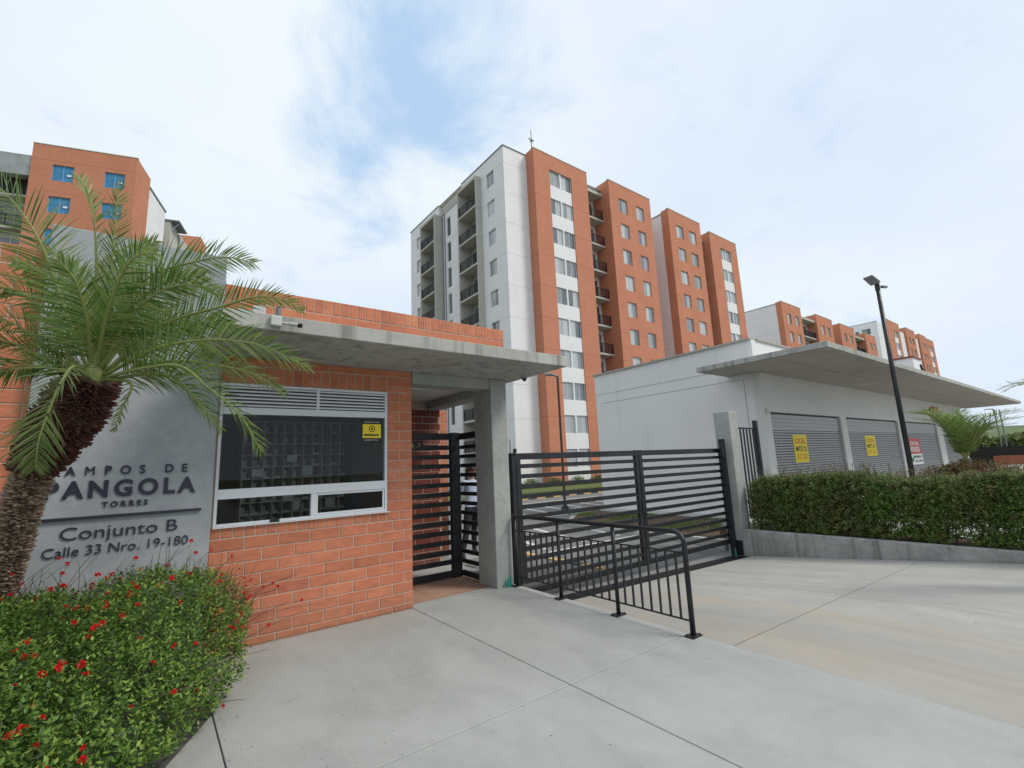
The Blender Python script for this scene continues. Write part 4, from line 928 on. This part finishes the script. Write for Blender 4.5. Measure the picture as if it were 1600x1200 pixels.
MB().box(-18, -9.75, .4, 6, -.3, 26.4).build('side_block', M['white'], te, local=True)
MB().box(-6, .05, 8.6, 11.0, -.3, 26.95).build('stair_block', M['tan'], te, local=True); MB().box(-6, .78, 8.5, 11.2, 26.95, 27.08).build('stair_roof', M['pipe'], te, local=True)
MB().tube([(.05, 9.0, 26.2), (.6, 9.0, 26.93)], .04, 6).build('roof_strut', M['alu'], te, local=True)
MB().box(-6, .1, 11.3, 14.4, -.3, 26.9).build('rear_block', M['tan'], te, local=True); MB().box(-3, 1.15, 14.6, 17, -.3, 28.4).build('rear_brick', M['fbrick'], te, local=True)

# ---------------------------------------------------------------- lamps
sl = thing('street_lamp', 'tall black lamp post with a square floodlight head rising behind the hedge', 'street lamp', (14.55, 3.42, .08))
pb, pt = Vector((14.55, 3.42, .08)), Vector((14.55, 3.42, 5.76))
MB().tube([pb, pt], [.062, .045], 14).build('pole', M['steel'], sl, smooth=True)
hd_ = MB(); c = pt+Vector((0, 0, .04)); a = Vector((-.28, .12, .22)).normalized(); b = Vector((.3, .9, 0)).normalized(); n_ = a.cross(b).normalized()
q = [c+a*.04+s1_*b*.115+k_*n_*.035 for k_ in (-1, 1) for s1_ in (-1, 1)]+[c+a*.33+s1_*b*.115+k_*n_*.02 for k_ in (-1, 1) for s1_ in (-1, 1)]
hd_.add(q, [(0, 1, 3, 2), (4, 6, 7, 5), (0, 4, 5, 1), (2, 3, 7, 6), (0, 2, 6, 4), (1, 5, 7, 3)]); hd_.build('head', M['pipe'], sl, bevel=.01)
MB().tube([pt, pt+Vector((.25, -.05, .02))], .02, 6).tube([pt+Vector((.2, -.05, .0)), pt+Vector((.42, -.08, .03))], .04, 8).build('sensor_arm', M['pipe'], sl)
MB().tube([pt-Vector((0, 0, .12)), pt+Vector((0, 0, .06))], .055, 10).build('collar', M['steel'], sl)
s2 = thing('street_lamp', 'slim dark lamp post inside the gate in front of the nearest tower', 'street lamp', (13.7, 14.7, -.28))
MB().tube([(13.7, 14.7, -.28), (13.7, 14.7, -.05)], [.22, .07], 12).build('base_cone', M['steel'], s2); MB().tube([(13.7, 14.7, -.1), (13.72, 14.7, 5.35)], .05, 10).build('pole', mat('brown_steel', (.045, .028, .024), .5), s2)
MB().tube([(13.72, 14.7, 5.33), (13.5, 14.8, 5.42)], .05, 8).tube([(13.5, 14.8, 5.42), (13.2, 14.95, 5.42)], [.08, .05], 8).build('head', M['pipe'], s2)

# distant fence, hill and lamps at the right
hf = thing('dark_fence', 'long low dark fence far off beyond the small palm at the right', 'fence', (70, 8, 0))
dmb = MB()
dmb.box(52, 52.2, -20, 12, -.3, 1.45); dmb.build('panel', M['dark'], hf)
for k in range(34): MB().box(51.95, 52.25, 11.5-k*.8, 11.62-k*.8, 1.45, 1.66).build('post', M['steel'], hf)
st(MB().box(51.5, 51.9, -20, 7.0, -.3, .75).build('red_bank', mat('red_brick_bank', (.30, .10, .06), .8)))
hv = []
def hill(cx_, cy_, rx, ry, h, seed):
    V = []; n, k = 40, 14; rs = random.Random(seed)
    for j in range(k+1):
        r = j/k
        for i in range(n):
            t = 2*math.pi*i/n; V.append((cx_+rx*r*math.cos(t), cy_+ry*r*math.sin(t), -2+h*(math.cos(r*math.pi)*.5+.5)*(1+.12*math.sin(5*t+seed)+.06*math.sin(13*t))))
    F = [(j*n+i, j*n+(i+1) % n, (j+1)*n+(i+1) % n, (j+1)*n+i) for j in range(k) for i in range(n)]; mb = MB(); mb.add(V, F); st(mb.build('hill', M['hill'], smooth=True))
hill(300, -40, 150, 110, 9.5, 1); hill(460, 60, 160, 160, 14, 3)
for k, (x, y, lb) in enumerate(((1553, 640, 'tiny far street lamp with a side arm beyond the small palm'), (1561, 640, 'thin bare pole just right of the tiny far street lamp'))):
    p = at(x, y, 50); o = thing('street_lamp' if k == 0 else 'utility_pole', lb, 'street lamp' if k == 0 else 'pole', (p.x, p.y, -1)); MB().tube([(p.x, p.y, -1), (p.x, p.y, p.z)], .06, 6).build('pole', M['pipe'], o)
    if k == 0: MB().tube([(p.x, p.y, p.z), (p.x-.4, p.y+.3, p.z+.1), (p.x-.9, p.y+.6, p.z)], .06, 6).build('arm', M['pipe'], o)

# ---------------------------------------------------------------- palms
def frond(parent, pts, L_, m, droop=.35, per=46, r0=.013, vee=.55, w=.017, seed=0, start=.14, fan=.55, roll=0.):
    """pts: world control points of the stalk; leaflets on both sides"""
    rs = np.random.default_rng(seed); pts = [Vector(p) for p in pts]
    # Catmull-Rom resample
    Q = []; P_ = [pts[0]*2-pts[1]]+pts+[pts[-1]*2-pts[-2]]
    for i in range(1, len(P_)-2):
        for k in range(8):
            t = k/8; a, b, c, d = P_[i-1:i+3]; Q.append(.5*((2*b)+(c-a)*t+(2*a-5*b+4*c-d)*t*t+(-a+3*b-3*c+d)*t**3))
    Q.append(pts[-1]); n = len(Q)
    mb = MB(); mb.tube(Q, [r0*(1-.85*i/(n-1)) for i in range(n)], 6); ro = mb.build('frond', M['rachis'], parent, smooth=True)
    seg = np.array([tuple(q) for q in Q]); cum = np.r_[0, np.cumsum(np.linalg.norm(np.diff(seg, axis=0), axis=1))]; T = cum[-1]
    V = []; Fq = []; up = np.array([0, 0, 1.])
    for sgn in (-1, 1):
        for k in range(per):
            t = start+(1-start)*(k+rs.uniform(-.25, .25))/per; t = min(.995, max(start, t)); s = t*T; i = min(n-2, int(np.searchsorted(cum, s)-1)); f_ = (s-cum[i])/max(1e-6, cum[i+1]-cum[i])
            p = seg[i]*(1-f_)+seg[i+1]*f_; tg = seg[min(n-1, i+2)]-seg[max(0, i-1)]; tg /= np.linalg.norm(tg)
            sd_ = np.cross(tg, up); sd_ /= max(1e-3, np.linalg.norm(sd_)); nn = np.cross(sd_, tg)
            if roll: sd_, nn = sd_*math.cos(roll)+nn*math.sin(roll), nn*math.cos(roll)-sd_*math.sin(roll)
            fwd = fan+.55*t**2+rs.normal(0, .1); d = sgn*sd_*(1-.35*t)+tg*fwd+nn*(vee*(1-t*.5)+rs.normal(0, .2)); d /= np.linalg.norm(d)
            ln = L_*(math.sin(math.pi*min(1, .16+.80*t))**.7)*rs.uniform(.85, 1.08); wd = w*rs.uniform(.8, 1.2)
            q = p.copy(); wv = np.cross(d, nn); wv /= max(1e-3, np.linalg.norm(wv)); base = len(V); m_ = 4
            for j in range(m_+1):
                u = j/m_; ww = wd*(.45+1.1*u if u < .4 else .9*(1-u)/.6+.02)
                V.append(q-wv*ww*.5); V.append(q+wv*ww*.5)
                d2 = d+np.array([0, 0, -1.])*droop*u*1.3; d2 /= np.linalg.norm(d2); q = q+d2*ln/m_
            for j in range(m_): b = base+2*j; Fq.append((b, b+1, b+3, b+2))
    np_mesh('leaflets', V, Fq, M[m], ro, 4); return ro
pl_ = thing('palm_tree', 'leaning pygmy date palm with a rough brown trunk standing before the sign wall', 'palm tree', (-.86, 4.75, 0))
tp = [(-74, 1130, 3.38), (-42, 1030, 3.38), (-12, 935, 3.36), (18, 850, 3.33), (38, 780, 3.31), (56, 728, 3.28), (86, 682, 3.25), (116, 640, 3.22), (147, 588, 3.2)]
TP = [at(*p) for p in tp]; TP[0].z = -.1; TP[0].x = -.93; TP[0].y = 4.95
TRD = [.098, .098, .095, .090, .088, .095, .14, .155, .11]
MB().tube(TP, TRD, 16).build('trunk', mat('trunk_core', (.07, .04, .025), .9), pl_, smooth=True)
# boots: stubby overlapping leaf bases
def boots(lo, hi, n, ln, wd, m, name, seed, th_=.011):
    rs = np.random.default_rng(seed); arr = np.array([tuple(p) for p in TP]); cum = np.r_[0, np.cumsum(np.linalg.norm(np.diff(arr, axis=0), axis=1))]
    cum /= cum[-1]; V = []; Fq = []
    for k in range(n):
        t = lo+(hi-lo)*k/n; i = min(len(arr)-2, int(np.searchsorted(cum, t)-1)); i = max(0, i); f_ = (t-cum[i])/(cum[i+1]-cum[i]); p = arr[i]*(1-f_)+arr[i+1]*f_; ax = arr[i+1]-arr[i]; ax /= np.linalg.norm(ax)
        r = TRD[i]*(1-f_)+TRD[i+1]*f_; a = k*2.399+rs.normal(0, .12); e1 = np.cross(ax, [1, 0, 0]); e1 /= np.linalg.norm(e1); e2 = np.cross(ax, e1); o = math.cos(a)*e1+math.sin(a)*e2; s = np.cross(ax, o)
        b = p+o*r*.80; d = o*.95+ax*rs.uniform(.15, .6); d /= np.linalg.norm(d); l = ln*rs.uniform(.6, 1.25); w_ = wd*rs.uniform(.7, 1.2); th = ax*th_
        tip = b+d*l; j = len(V)
        V += [b-s*w_-th, b+s*w_-th, b+s*w_+th, b-s*w_+th, tip-s*w_*.35-th*.3, tip+s*w_*.35-th*.3, tip+s*w_*.35+th*.3, tip-s*w_*.35+th*.3]
        Fq += [(j, j+1, j+5, j+4), (j+1, j+2, j+6, j+5), (j+2, j+3, j+7, j+6), (j+3, j, j+4, j+7), (j+4, j+5, j+6, j+7)]
    np_mesh(name, V, Fq, M[m], pl_, 4, 'stuff')
boots(.0, .76, 4200, .05, .019, 'bark', 'leaf_scars', 3, .0055); boots(.72, .995, 2300, .075, .014, 'bootdark', 'dry_leaf_bases', 4)
MB().tube([at(136, 625, 3.21), at(150, 580, 3.2), at(156, 540, 3.2)], [.075, .055, .02], 12).build('crownshaft', M['rachis'], pl_, smooth=True)
FR = [  # stalk control points (sight line, depth), leaflet length, material, droop, roll
 ([(140, 585, 3.2), (122, 540, 3.1), (97, 470, 3.0), (66, 385, 2.9), (25, 320, 2.85), (-30, 265, 2.85)], .30, 'frond', .25, -.9),
 ([(132, 580, 3.2), (112, 560, 3.15), (88, 512, 3.1), (60, 478, 3.05), (20, 452, 3.0), (-40, 448, 3.0)], .27, 'frond', .6, -.5),
 ([(130, 590, 3.2), (60, 556, 3.1), (20, 536, 3.05), (-30, 530, 3.0)], .22, 'frond', .5, -.4),
 ([(148, 580, 3.2), (150, 480, 3.2), (150, 390, 3.2), (143, 320, 3.2), (124, 275, 3.2)], .24, 'frond', .05, .9),
 ([(156, 580, 3.2), (170, 470, 3.2), (178, 370, 3.2), (186, 283, 3.2)], .2, 'frond', .05, .8),
 ([(160, 570, 3.2), (185, 487, 3.15), (235, 432, 3.1), (300, 410, 3.05), (355, 402, 3.0), (398, 412, 3.0)], .27, 'frond', .2, 1.0),
 ([(160, 575, 3.2), (200, 500, 3.05), (250, 455, 2.95), (300, 445, 2.9), (345, 455, 2.9)], .27, 'frond', .4, .8),
 ([(165, 580, 3.2), (250, 510, 3.2), (350, 478, 3.2), (400, 464, 3.2), (440, 468, 3.2), (474, 486, 3.2)], .22, 'frond', .1, .9),
 ([(165, 585, 3.2), (240, 546, 3.1), (300, 533, 3.05), (350, 531, 3.0), (412, 541, 2.95), (485, 575, 2.9)], .27, 'frond', .45, .9),
 ([(165, 590, 3.2), (225, 575, 3.05), (282, 572, 2.95), (325, 605, 2.9), (375, 648, 2.85), (408, 705, 2.85)], .29, 'frond', .45, .8),
 ([(165, 595, 3.2), (225, 585, 3.15), (275, 592, 3.1), (310, 628, 3.1), (345, 672, 3.1)], .25, 'frond', .6, .7),
 ([(165, 590, 3.2), (260, 565, 3.2), (341, 571, 3.2), (400, 586, 3.2), (448, 618, 3.2)], .22, 'frondlight', .5, .8),
 ([(140, 590, 3.1), (117, 572, 2.9), (95, 600, 2.8), (75, 645, 2.75), (60, 690, 2.75), (55, 735, 2.8)], .30, 'frondlight', .3, 0),
 ([(135, 592, 3.15), (80, 575, 3.0), (30, 575, 2.95), (-30, 590, 2.9)], .24, 'frond', .6, -.4),
 ([(145, 585, 3.2), (125, 500, 3.3), (105, 440, 3.35), (90, 400, 3.4), (60, 380, 3.4)], .26, 'frond', .5, -.8),
 ([(165, 592, 3.2), (205, 600, 3.1), (190, 640, 3.05), (176, 676, 3.05)], .10, 'frondlight', .4, 0),
 ([(158, 580, 3.2), (205, 520, 3.3), (250, 500, 3.4), (300, 520, 3.45), (330, 560, 3.5)], .25, 'frond', .5, .6),
 ([(150, 580, 3.2), (165, 500, 3.0), (190, 430, 2.85), (215, 400, 2.75), (245, 395, 2.7)], .26, 'frond', .35, .7),
 ([(145, 580, 3.2), (135, 500, 3.0), (118, 440, 2.85), (90, 405, 2.75)], .26, 'frond', .45, -.8),
 ([(155, 580, 3.2), (185, 510, 3.1), (215, 470, 3.0), (262, 440, 2.95), (320, 430, 2.9)], .26, 'frond', .3, .9),
 ([(150, 580, 3.2), (158, 520, 3.25), (172, 450, 3.3), (205, 400, 3.35), (245, 375, 3.4)], .25, 'frond', .3, .9),
 ([(160, 585, 3.2), (215, 545, 3.25), (265, 520, 3.3), (320, 505, 3.3), (380, 515, 3.3)], .24, 'frond', .5, .8),
 ([(148, 585, 3.2), (128, 530, 3.15), (108, 470, 3.1), (70, 430, 3.05), (20, 410, 3.0)], .26, 'frond', .55, -.7),
 ([(150, 585, 3.2), (70, 540, 3.15), (20, 505, 3.1), (-40, 490, 3.1)], .24, 'frond', .6, -.6)]
for i, (p, l, m, dr, ro_) in enumerate(FR): frond(pl_, [at(*q) for q in p], l, m, dr, per=60 if l > .15 else 24, seed=i, w=.0120, roll=ro_, vee=.35)
rs_ = np.random.default_rng(5)
p2b = at(1508, 716, 12.5); p2 = thing('palm_tree', 'small bushy green palm beyond the hedge in front of the shop corner', 'palm tree', (p2b.x, p2b.y, 0))
MB().tube([(p2b.x, p2b.y, -.1), (p2b.x, p2b.y, p2b.z)], [.16, .12], 10).build('trunk', mat('young_palm_trunk', (.2, .17, .11), .8), p2)
for k in range(30):
    a = k*2.399; e = .75+.6*((k*.618) % 1); R = 1.75*rs_.uniform(.8, 1.1); dx = Vector((math.cos(a), math.sin(a), 0)); c = Vector((p2b.x, p2b.y, p2b.z-.05))
    frond(p2, [c, c+dx*R*.3*math.cos(e)+Vector((0, 0, R*.35*math.sin(e)+.1)), c+dx*R*.6*math.cos(e*.9)+Vector((0, 0, R*.72*math.sin(e))), c+dx*R*1.0*math.cos(e*.8)+Vector((0, 0, R*.80*math.sin(e)))], .40, 'frond', .3, per=34, r0=.016, w=.024, seed=100+k, start=.1)
p3b = at(1672, 600, 5.5); p3 = thing('palm_tree', 'palm just outside the right edge, only dark frond tips showing', 'palm tree', (p3b.x, p3b.y, 0))
MB().tube([(p3b.x, p3b.y, -.1), (p3b.x, p3b.y, p3b.z-.2)], [.15, .11], 10).build('trunk', M['bark'], p3)
for k in range(10):
    a = k*2*math.pi/10; dx = Vector((math.cos(a), math.sin(a), 0)); c = Vector((p3b.x, p3b.y, p3b.z-.25))
    frond(p3, [c, c+dx*.2+Vector((0, 0, .25)), c+dx*.42+Vector((0, 0, .32)), c+dx*.62+Vector((0, 0, .25))], .16, 'frond', .3, per=20, seed=200+k)

# ---------------------------------------------------------------- shrubs
def foliage(pts, nrm, per, leaf, parent, m, name='foliage', up=.5, spread=.05, wr=.45):
    """sprigs of small leaves: per leaves round each twig point"""
    n = len(pts); t = unit(nrm+RNG.normal(0, .45, (n, 3))+np.array([0, 0, up])); B, D, S, Ln, Wd = [], [], [], [], []
    e1 = unit(np.cross(t, RNG.normal(size=(n, 3)))); e2 = np.cross(t, e1)
    for k in range(per):
        a = k*2.3+RNG.uniform(-.4, .4, n); o = np.cos(a)[:, None]*e1+np.sin(a)[:, None]*e2
        B.append(pts+t*(spread*k/per)); d = unit(o+t*RNG.uniform(.2, .9, n)[:, None]); D.append(d); S.append(unit(np.cross(d, t))); l = leaf*RNG.uniform(.5, 1.45, n)*(1-.35*k/per); Ln.append(l); Wd.append(l*wr)
    V, Fq = leaves(np.concatenate(B), np.concatenate(D), np.concatenate(S), np.concatenate(Ln), np.concatenate(Wd)); o = np_mesh(name, V, Fq, M[m], parent, 3); o['kind'] = 'stuff'; return o
def lump(x, y, s=1.): return (np.sin(x*3.1*s+1)+np.sin(y*2.7*s+2)+np.sin((x+y)*5.3*s)*.6+np.sin((x-y*1.3)*7.9*s)*.4+.3*np.sin(x*17*s)*np.sin(y*15*s))/3.3
def edge_in(x, y):      # signed distance to the bed outline on the walk side (positive inside)
    d1 = .50-x; nx, ny = .872, -.49; d2 = -((x-.44)*nx*1.0+(y-4.2)*ny)/1.0
    return np.minimum(np.where(y > 4.2, d1, 9), np.where(y <= 4.45, d2, 9))
fs = thing('flowering_shrub', 'wide green shrub dotted with small red flowers in the foreground bed', 'shrub', (-.6, 4, 0))
n = 30000; X = RNG.uniform(-2.4, .95, n); Y = RNG.uniform(1.4, 5.36, n); e = edge_in(X, Y)
H = np.clip(.72+.15*lump(X, Y)+.085*lump(X, Y, 3.1)+.02*(Y-3)+.10*np.clip(-.3-X, 0, 1.2), .3, 1.2); over = .12+.30*np.clip((Y-4.3), 0, 1)
tt = np.clip((e+over)/.42, 0, 1); Ht = H*np.sqrt(tt)*(1)
lowcut = np.clip(-e/.35, 0, 1)*.42
Z = Ht*(1-RNG.random(n)**2.2*.9); keep = (e > -over) & (Z > lowcut) & (Ht > .06) & ((lump(X+Z, Y-Z*.7, 3.7) > -.38) | (Z < Ht*.75)); X, Y, Z, Ht, e = X[keep], Y[keep], Z[keep], Ht[keep], e[keep]
nr = unit(np.c_[np.clip(.3-e, 0, .3)*3*.8, -.5*np.ones(len(X))*np.clip(.3-e, 0, .3)*3, .6*np.ones(len(X))])
foliage(np.c_[X, Y, Z], nr, 7, .036, fs, 'leaf', up=.9, spread=.10, wr=.5)
def stems(parent, P0, n, L0, L1, lean, flower=True, r=.0016, mname='stem', bend=.3, seed=1, fl=None):
    rs = random.Random(seed); mb = MB(); heads = []
    for k in range(n):
        p = Vector(P0[rs.randrange(len(P0))]); d = Vector((rs.uniform(-.5, .5)+lean[0], rs.uniform(-.5, .5)+lean[1], rs.uniform(.4, 1.)+lean[2])).normalized(); l = rs.uniform(L0, L1); b = Vector((rs.uniform(-1, 1), rs.uniform(-1, 1), -.1))*bend
        q = [p+d*l*t+b*l*t*t for t in (0, .3, .6, .85, 1)]; mb.tube(q, [r, r, r*.8, r*.7, r*.5], 4, caps=False); heads.append(q[-1 if rs.random() < .6 else 2])
    mb.build('stems', M[mname], parent)['kind'] = 'stuff'; return heads
def flower_mesh(seed, s=.014):
    rs = np.random.default_rng(seed); n = 26; d = unit(rs.normal(size=(n, 3))+np.array([0, 0, .4])); b = d*s*.2; sd_ = unit(np.cross(d, rs.normal(size=(n, 3)))); V, Fq = leaves(b, d, sd_, np.full(n, s)*rs.uniform(.7, 1.2, n), np.full(n, s*.75))
    me = bpy.data.meshes.new('flower'); me.from_pydata([tuple(v) for v in V], [], [tuple(f) for f in Fq.tolist()]); me.materials.append(M['flower']); return me
FM = [flower_mesh(k, .0145) for k in range(4)]
top = [tuple(p) for p in np.c_[X, Y, Z][(Z > Ht*.93) & (Y > 2.2)]]
edgeT = [tuple(p) for p in np.c_[X, Y, Z][(Z > Ht*.55) & (e < .12) & (Y > 3.6)]]
back = [p for p in top if p[1] > 4.5]
h1 = stems(fs, back, 150, .14, .36, (.25, -.1, .5), seed=2, r=.0022, bend=.45); h2 = stems(fs, edgeT, 34, .22, .5, (.9, -.2, -.35), seed=3, r=.0022, bend=.45); h3 = stems(fs, top, 60, .03, .09, (0, 0, .4), seed=4)
rs = random.Random(9); fl = rs.sample(h1, 26)+rs.sample(h2, 14)+h3+[Vector(p)+Vector((0, 0, .07)) for p in rs.sample(top, 170)]+[Vector(p)+Vector((.05, -.04, .03)) for p in rs.sample(edgeT, 14)]
for p in fl:
    s_ = rs.uniform(.75, 1.5); shared('flower', FM[rs.randrange(4)], fs, p, (rs.uniform(0, 1), rs.uniform(0, 1), rs.uniform(0, 6)), (s_, s_, s_*.85))
# leaf litter between shrub and slab edge
P = np.c_[RNG.uniform(-1.2, .43, 1500), RNG.uniform(1, 5, 1500), np.full(1500, -.026)]; P = P[edge_in(P[:, 0], P[:, 1]) > .06]; d = unit(RNG.normal(size=P.shape)*[1, 1, .25]); s = unit(np.cross(d, [0, 0, 1])+RNG.normal(0, .2, P.shape))
V, Fq = leaves(P, d, s, RNG.uniform(.015, .04, len(P)), RNG.uniform(.01, .02, len(P))); tag(np_mesh('leaf_litter', V, Fq, M['bootdark'], None, 3), 'dry brown leaf litter on the soil under the flowering shrub', 'leaf litter', kind='stuff')

hg = thing('hedge', 'long clipped green hedge with reddish tips behind the low concrete wall', 'hedge', (10.5, 2.5, 0))
n = 48000; Y = RNG.uniform(-3.0, 5.2, n); X = RNG.uniform(10.0, 10.95, n)
face = 10.02+.10*(1-lump(Y, Y*.3, 1.))+.05*lump(Y*3, Y, 2.); Hh = 1.12+.07*lump(Y*1.3, X)+.06*np.sin(Y*1.9+.6)-.015*(Y-2)+.075*lump(X*2, Y*2.2, 3.)
u = RNG.random(n); X = face+(.95)*u**1.8; Z = .08+(Hh-.08)*(1-RNG.random(n)**1.25)
rnd = np.clip((Hh-Z)/.22, 0, 1); X = np.where(u < .6, X+(1-np.sqrt(rnd))*.16, X)
thin = (Z < .36) & (RNG.random(n) < (.1+.7*np.clip((3.9-Y)/1.2, 0, 1)*(lump(Y*2.2, Z*6) > .0))); keep = ~thin & ((lump(Y*1.7, Z*4., 1.6) > -.33) | (RNG.random(n) < .45))
X, Y, Z, Hh = X[keep], Y[keep], Z[keep], Hh[keep]
nr = unit(np.c_[-np.ones(len(X)), np.zeros(len(X)), .5+.8*(Z > Hh-.15)])
foliage(np.c_[X, Y, Z], nr, 5, .05, hg, 'hleaf', up=.7, spread=.10, wr=.5)
mbh = MB(); rs = random.Random(4)
for k in range(60):
    y = rs.uniform(-2.5, 5.1); x = rs.uniform(10.2, 10.8); mbh.tube([(x, y, .02), (x+rs.uniform(-.1, .1), y+rs.uniform(-.1, .1), .4), (x+rs.uniform(-.2, .2), y+rs.uniform(-.2, .2), .85)], [.012, .009, .004], 5)
mbh.build('branches', mat('hedge_wood', (.13, .10, .08), .8), hg)['kind'] = 'stuff'
topH = [tuple(p) for p in np.c_[X, Y, Z][Z > Hh-.04]]
hh = stems(hg, topH, 750, .05, .30, (0, 0, .8), r=.003, seed=8, bend=.15)
hp = np.array([tuple(p) for p in hh]); hp = np.repeat(hp, 3, 0)+RNG.normal(0, .018, (len(hp)*3, 3)); foliage(hp[::2], np.tile([0, 0, 1.], (len(hp[::2]), 1)), 3, .026, hg, 'redleaf', 'red_tips', spread=.03); q_ = hp[1::2]-np.array([0, 0, .05]); foliage(q_, np.tile([0, 0, 1.], (len(q_), 1)), 4, .034, hg, 'hleaf', 'stray_shoots', spread=.06)
# red crotons behind
cr_ = thing('croton_shrub', 'low red leaved shrub growing round the small palm beyond the hedge', 'shrub', (p2b.x, p2b.y, 0))
n = 5000; a = RNG.uniform(0, 6.28, n); r = 1.1*np.sqrt(RNG.random(n)); P = np.c_[p2b.x+r*np.cos(a)*1.1, p2b.y-.1+r*np.sin(a), .08+RNG.random(n)*1.15*(1-.5*r**2)]; foliage(P, np.tile([0, 0, 1.], (n, 1)), 5, .08, cr_, 'redleaf', spread=.1)
n = 6000; P = np.c_[RNG.uniform(p2b.x-.5, p2b.x+1.6, n), RNG.uniform(p2b.y-7, p2b.y+1, n), .08+RNG.random(n)*.95]; cr2 = thing('croton_shrub', 'long low band of red leaved plants running right from the small palm', 'shrub', (p2b.x, p2b.y-3, 0)); foliage(P, np.tile([0, 0, 1.], (n, 1)), 5, .08, cr2, 'redleaf', spread=.1)
n = 5000; Y = RNG.uniform(-30, 75, n); P = np.c_[150+RNG.uniform(-4, 4, n)+4*np.sin(Y*.2), Y, -1+RNG.random(n)**.7*(4.6+1.3*np.sin(Y*.31)+.9*np.sin(Y*.83+1))]
tag(foliage(P, np.tile([-.5, 0, .6], (n, 1)), 5, 1.1, None, 'hleaf', 'far_trees', spread=1.), 'dark green band of distant trees at the right edge below the sky', 'trees', kind='stuff')
# small plants along the tower foot
sp_ = thing('verge_plants', 'row of low bushy plants at the foot of the nearest tower', 'plants', (22, 26.5, 0))
n = 4000; P = np.c_[RNG.uniform(15, 32, n), RNG.uniform(26.1, 26.9, n), np.zeros(n)]; P[:, 2] = RNG.random(n)*.35*(1+np.sin(P[:, 0]*2.7))*.8; foliage(P, np.tile([0, 0, 1.], (n, 1)), 4, .12, sp_, 'hleaf', spread=.12)
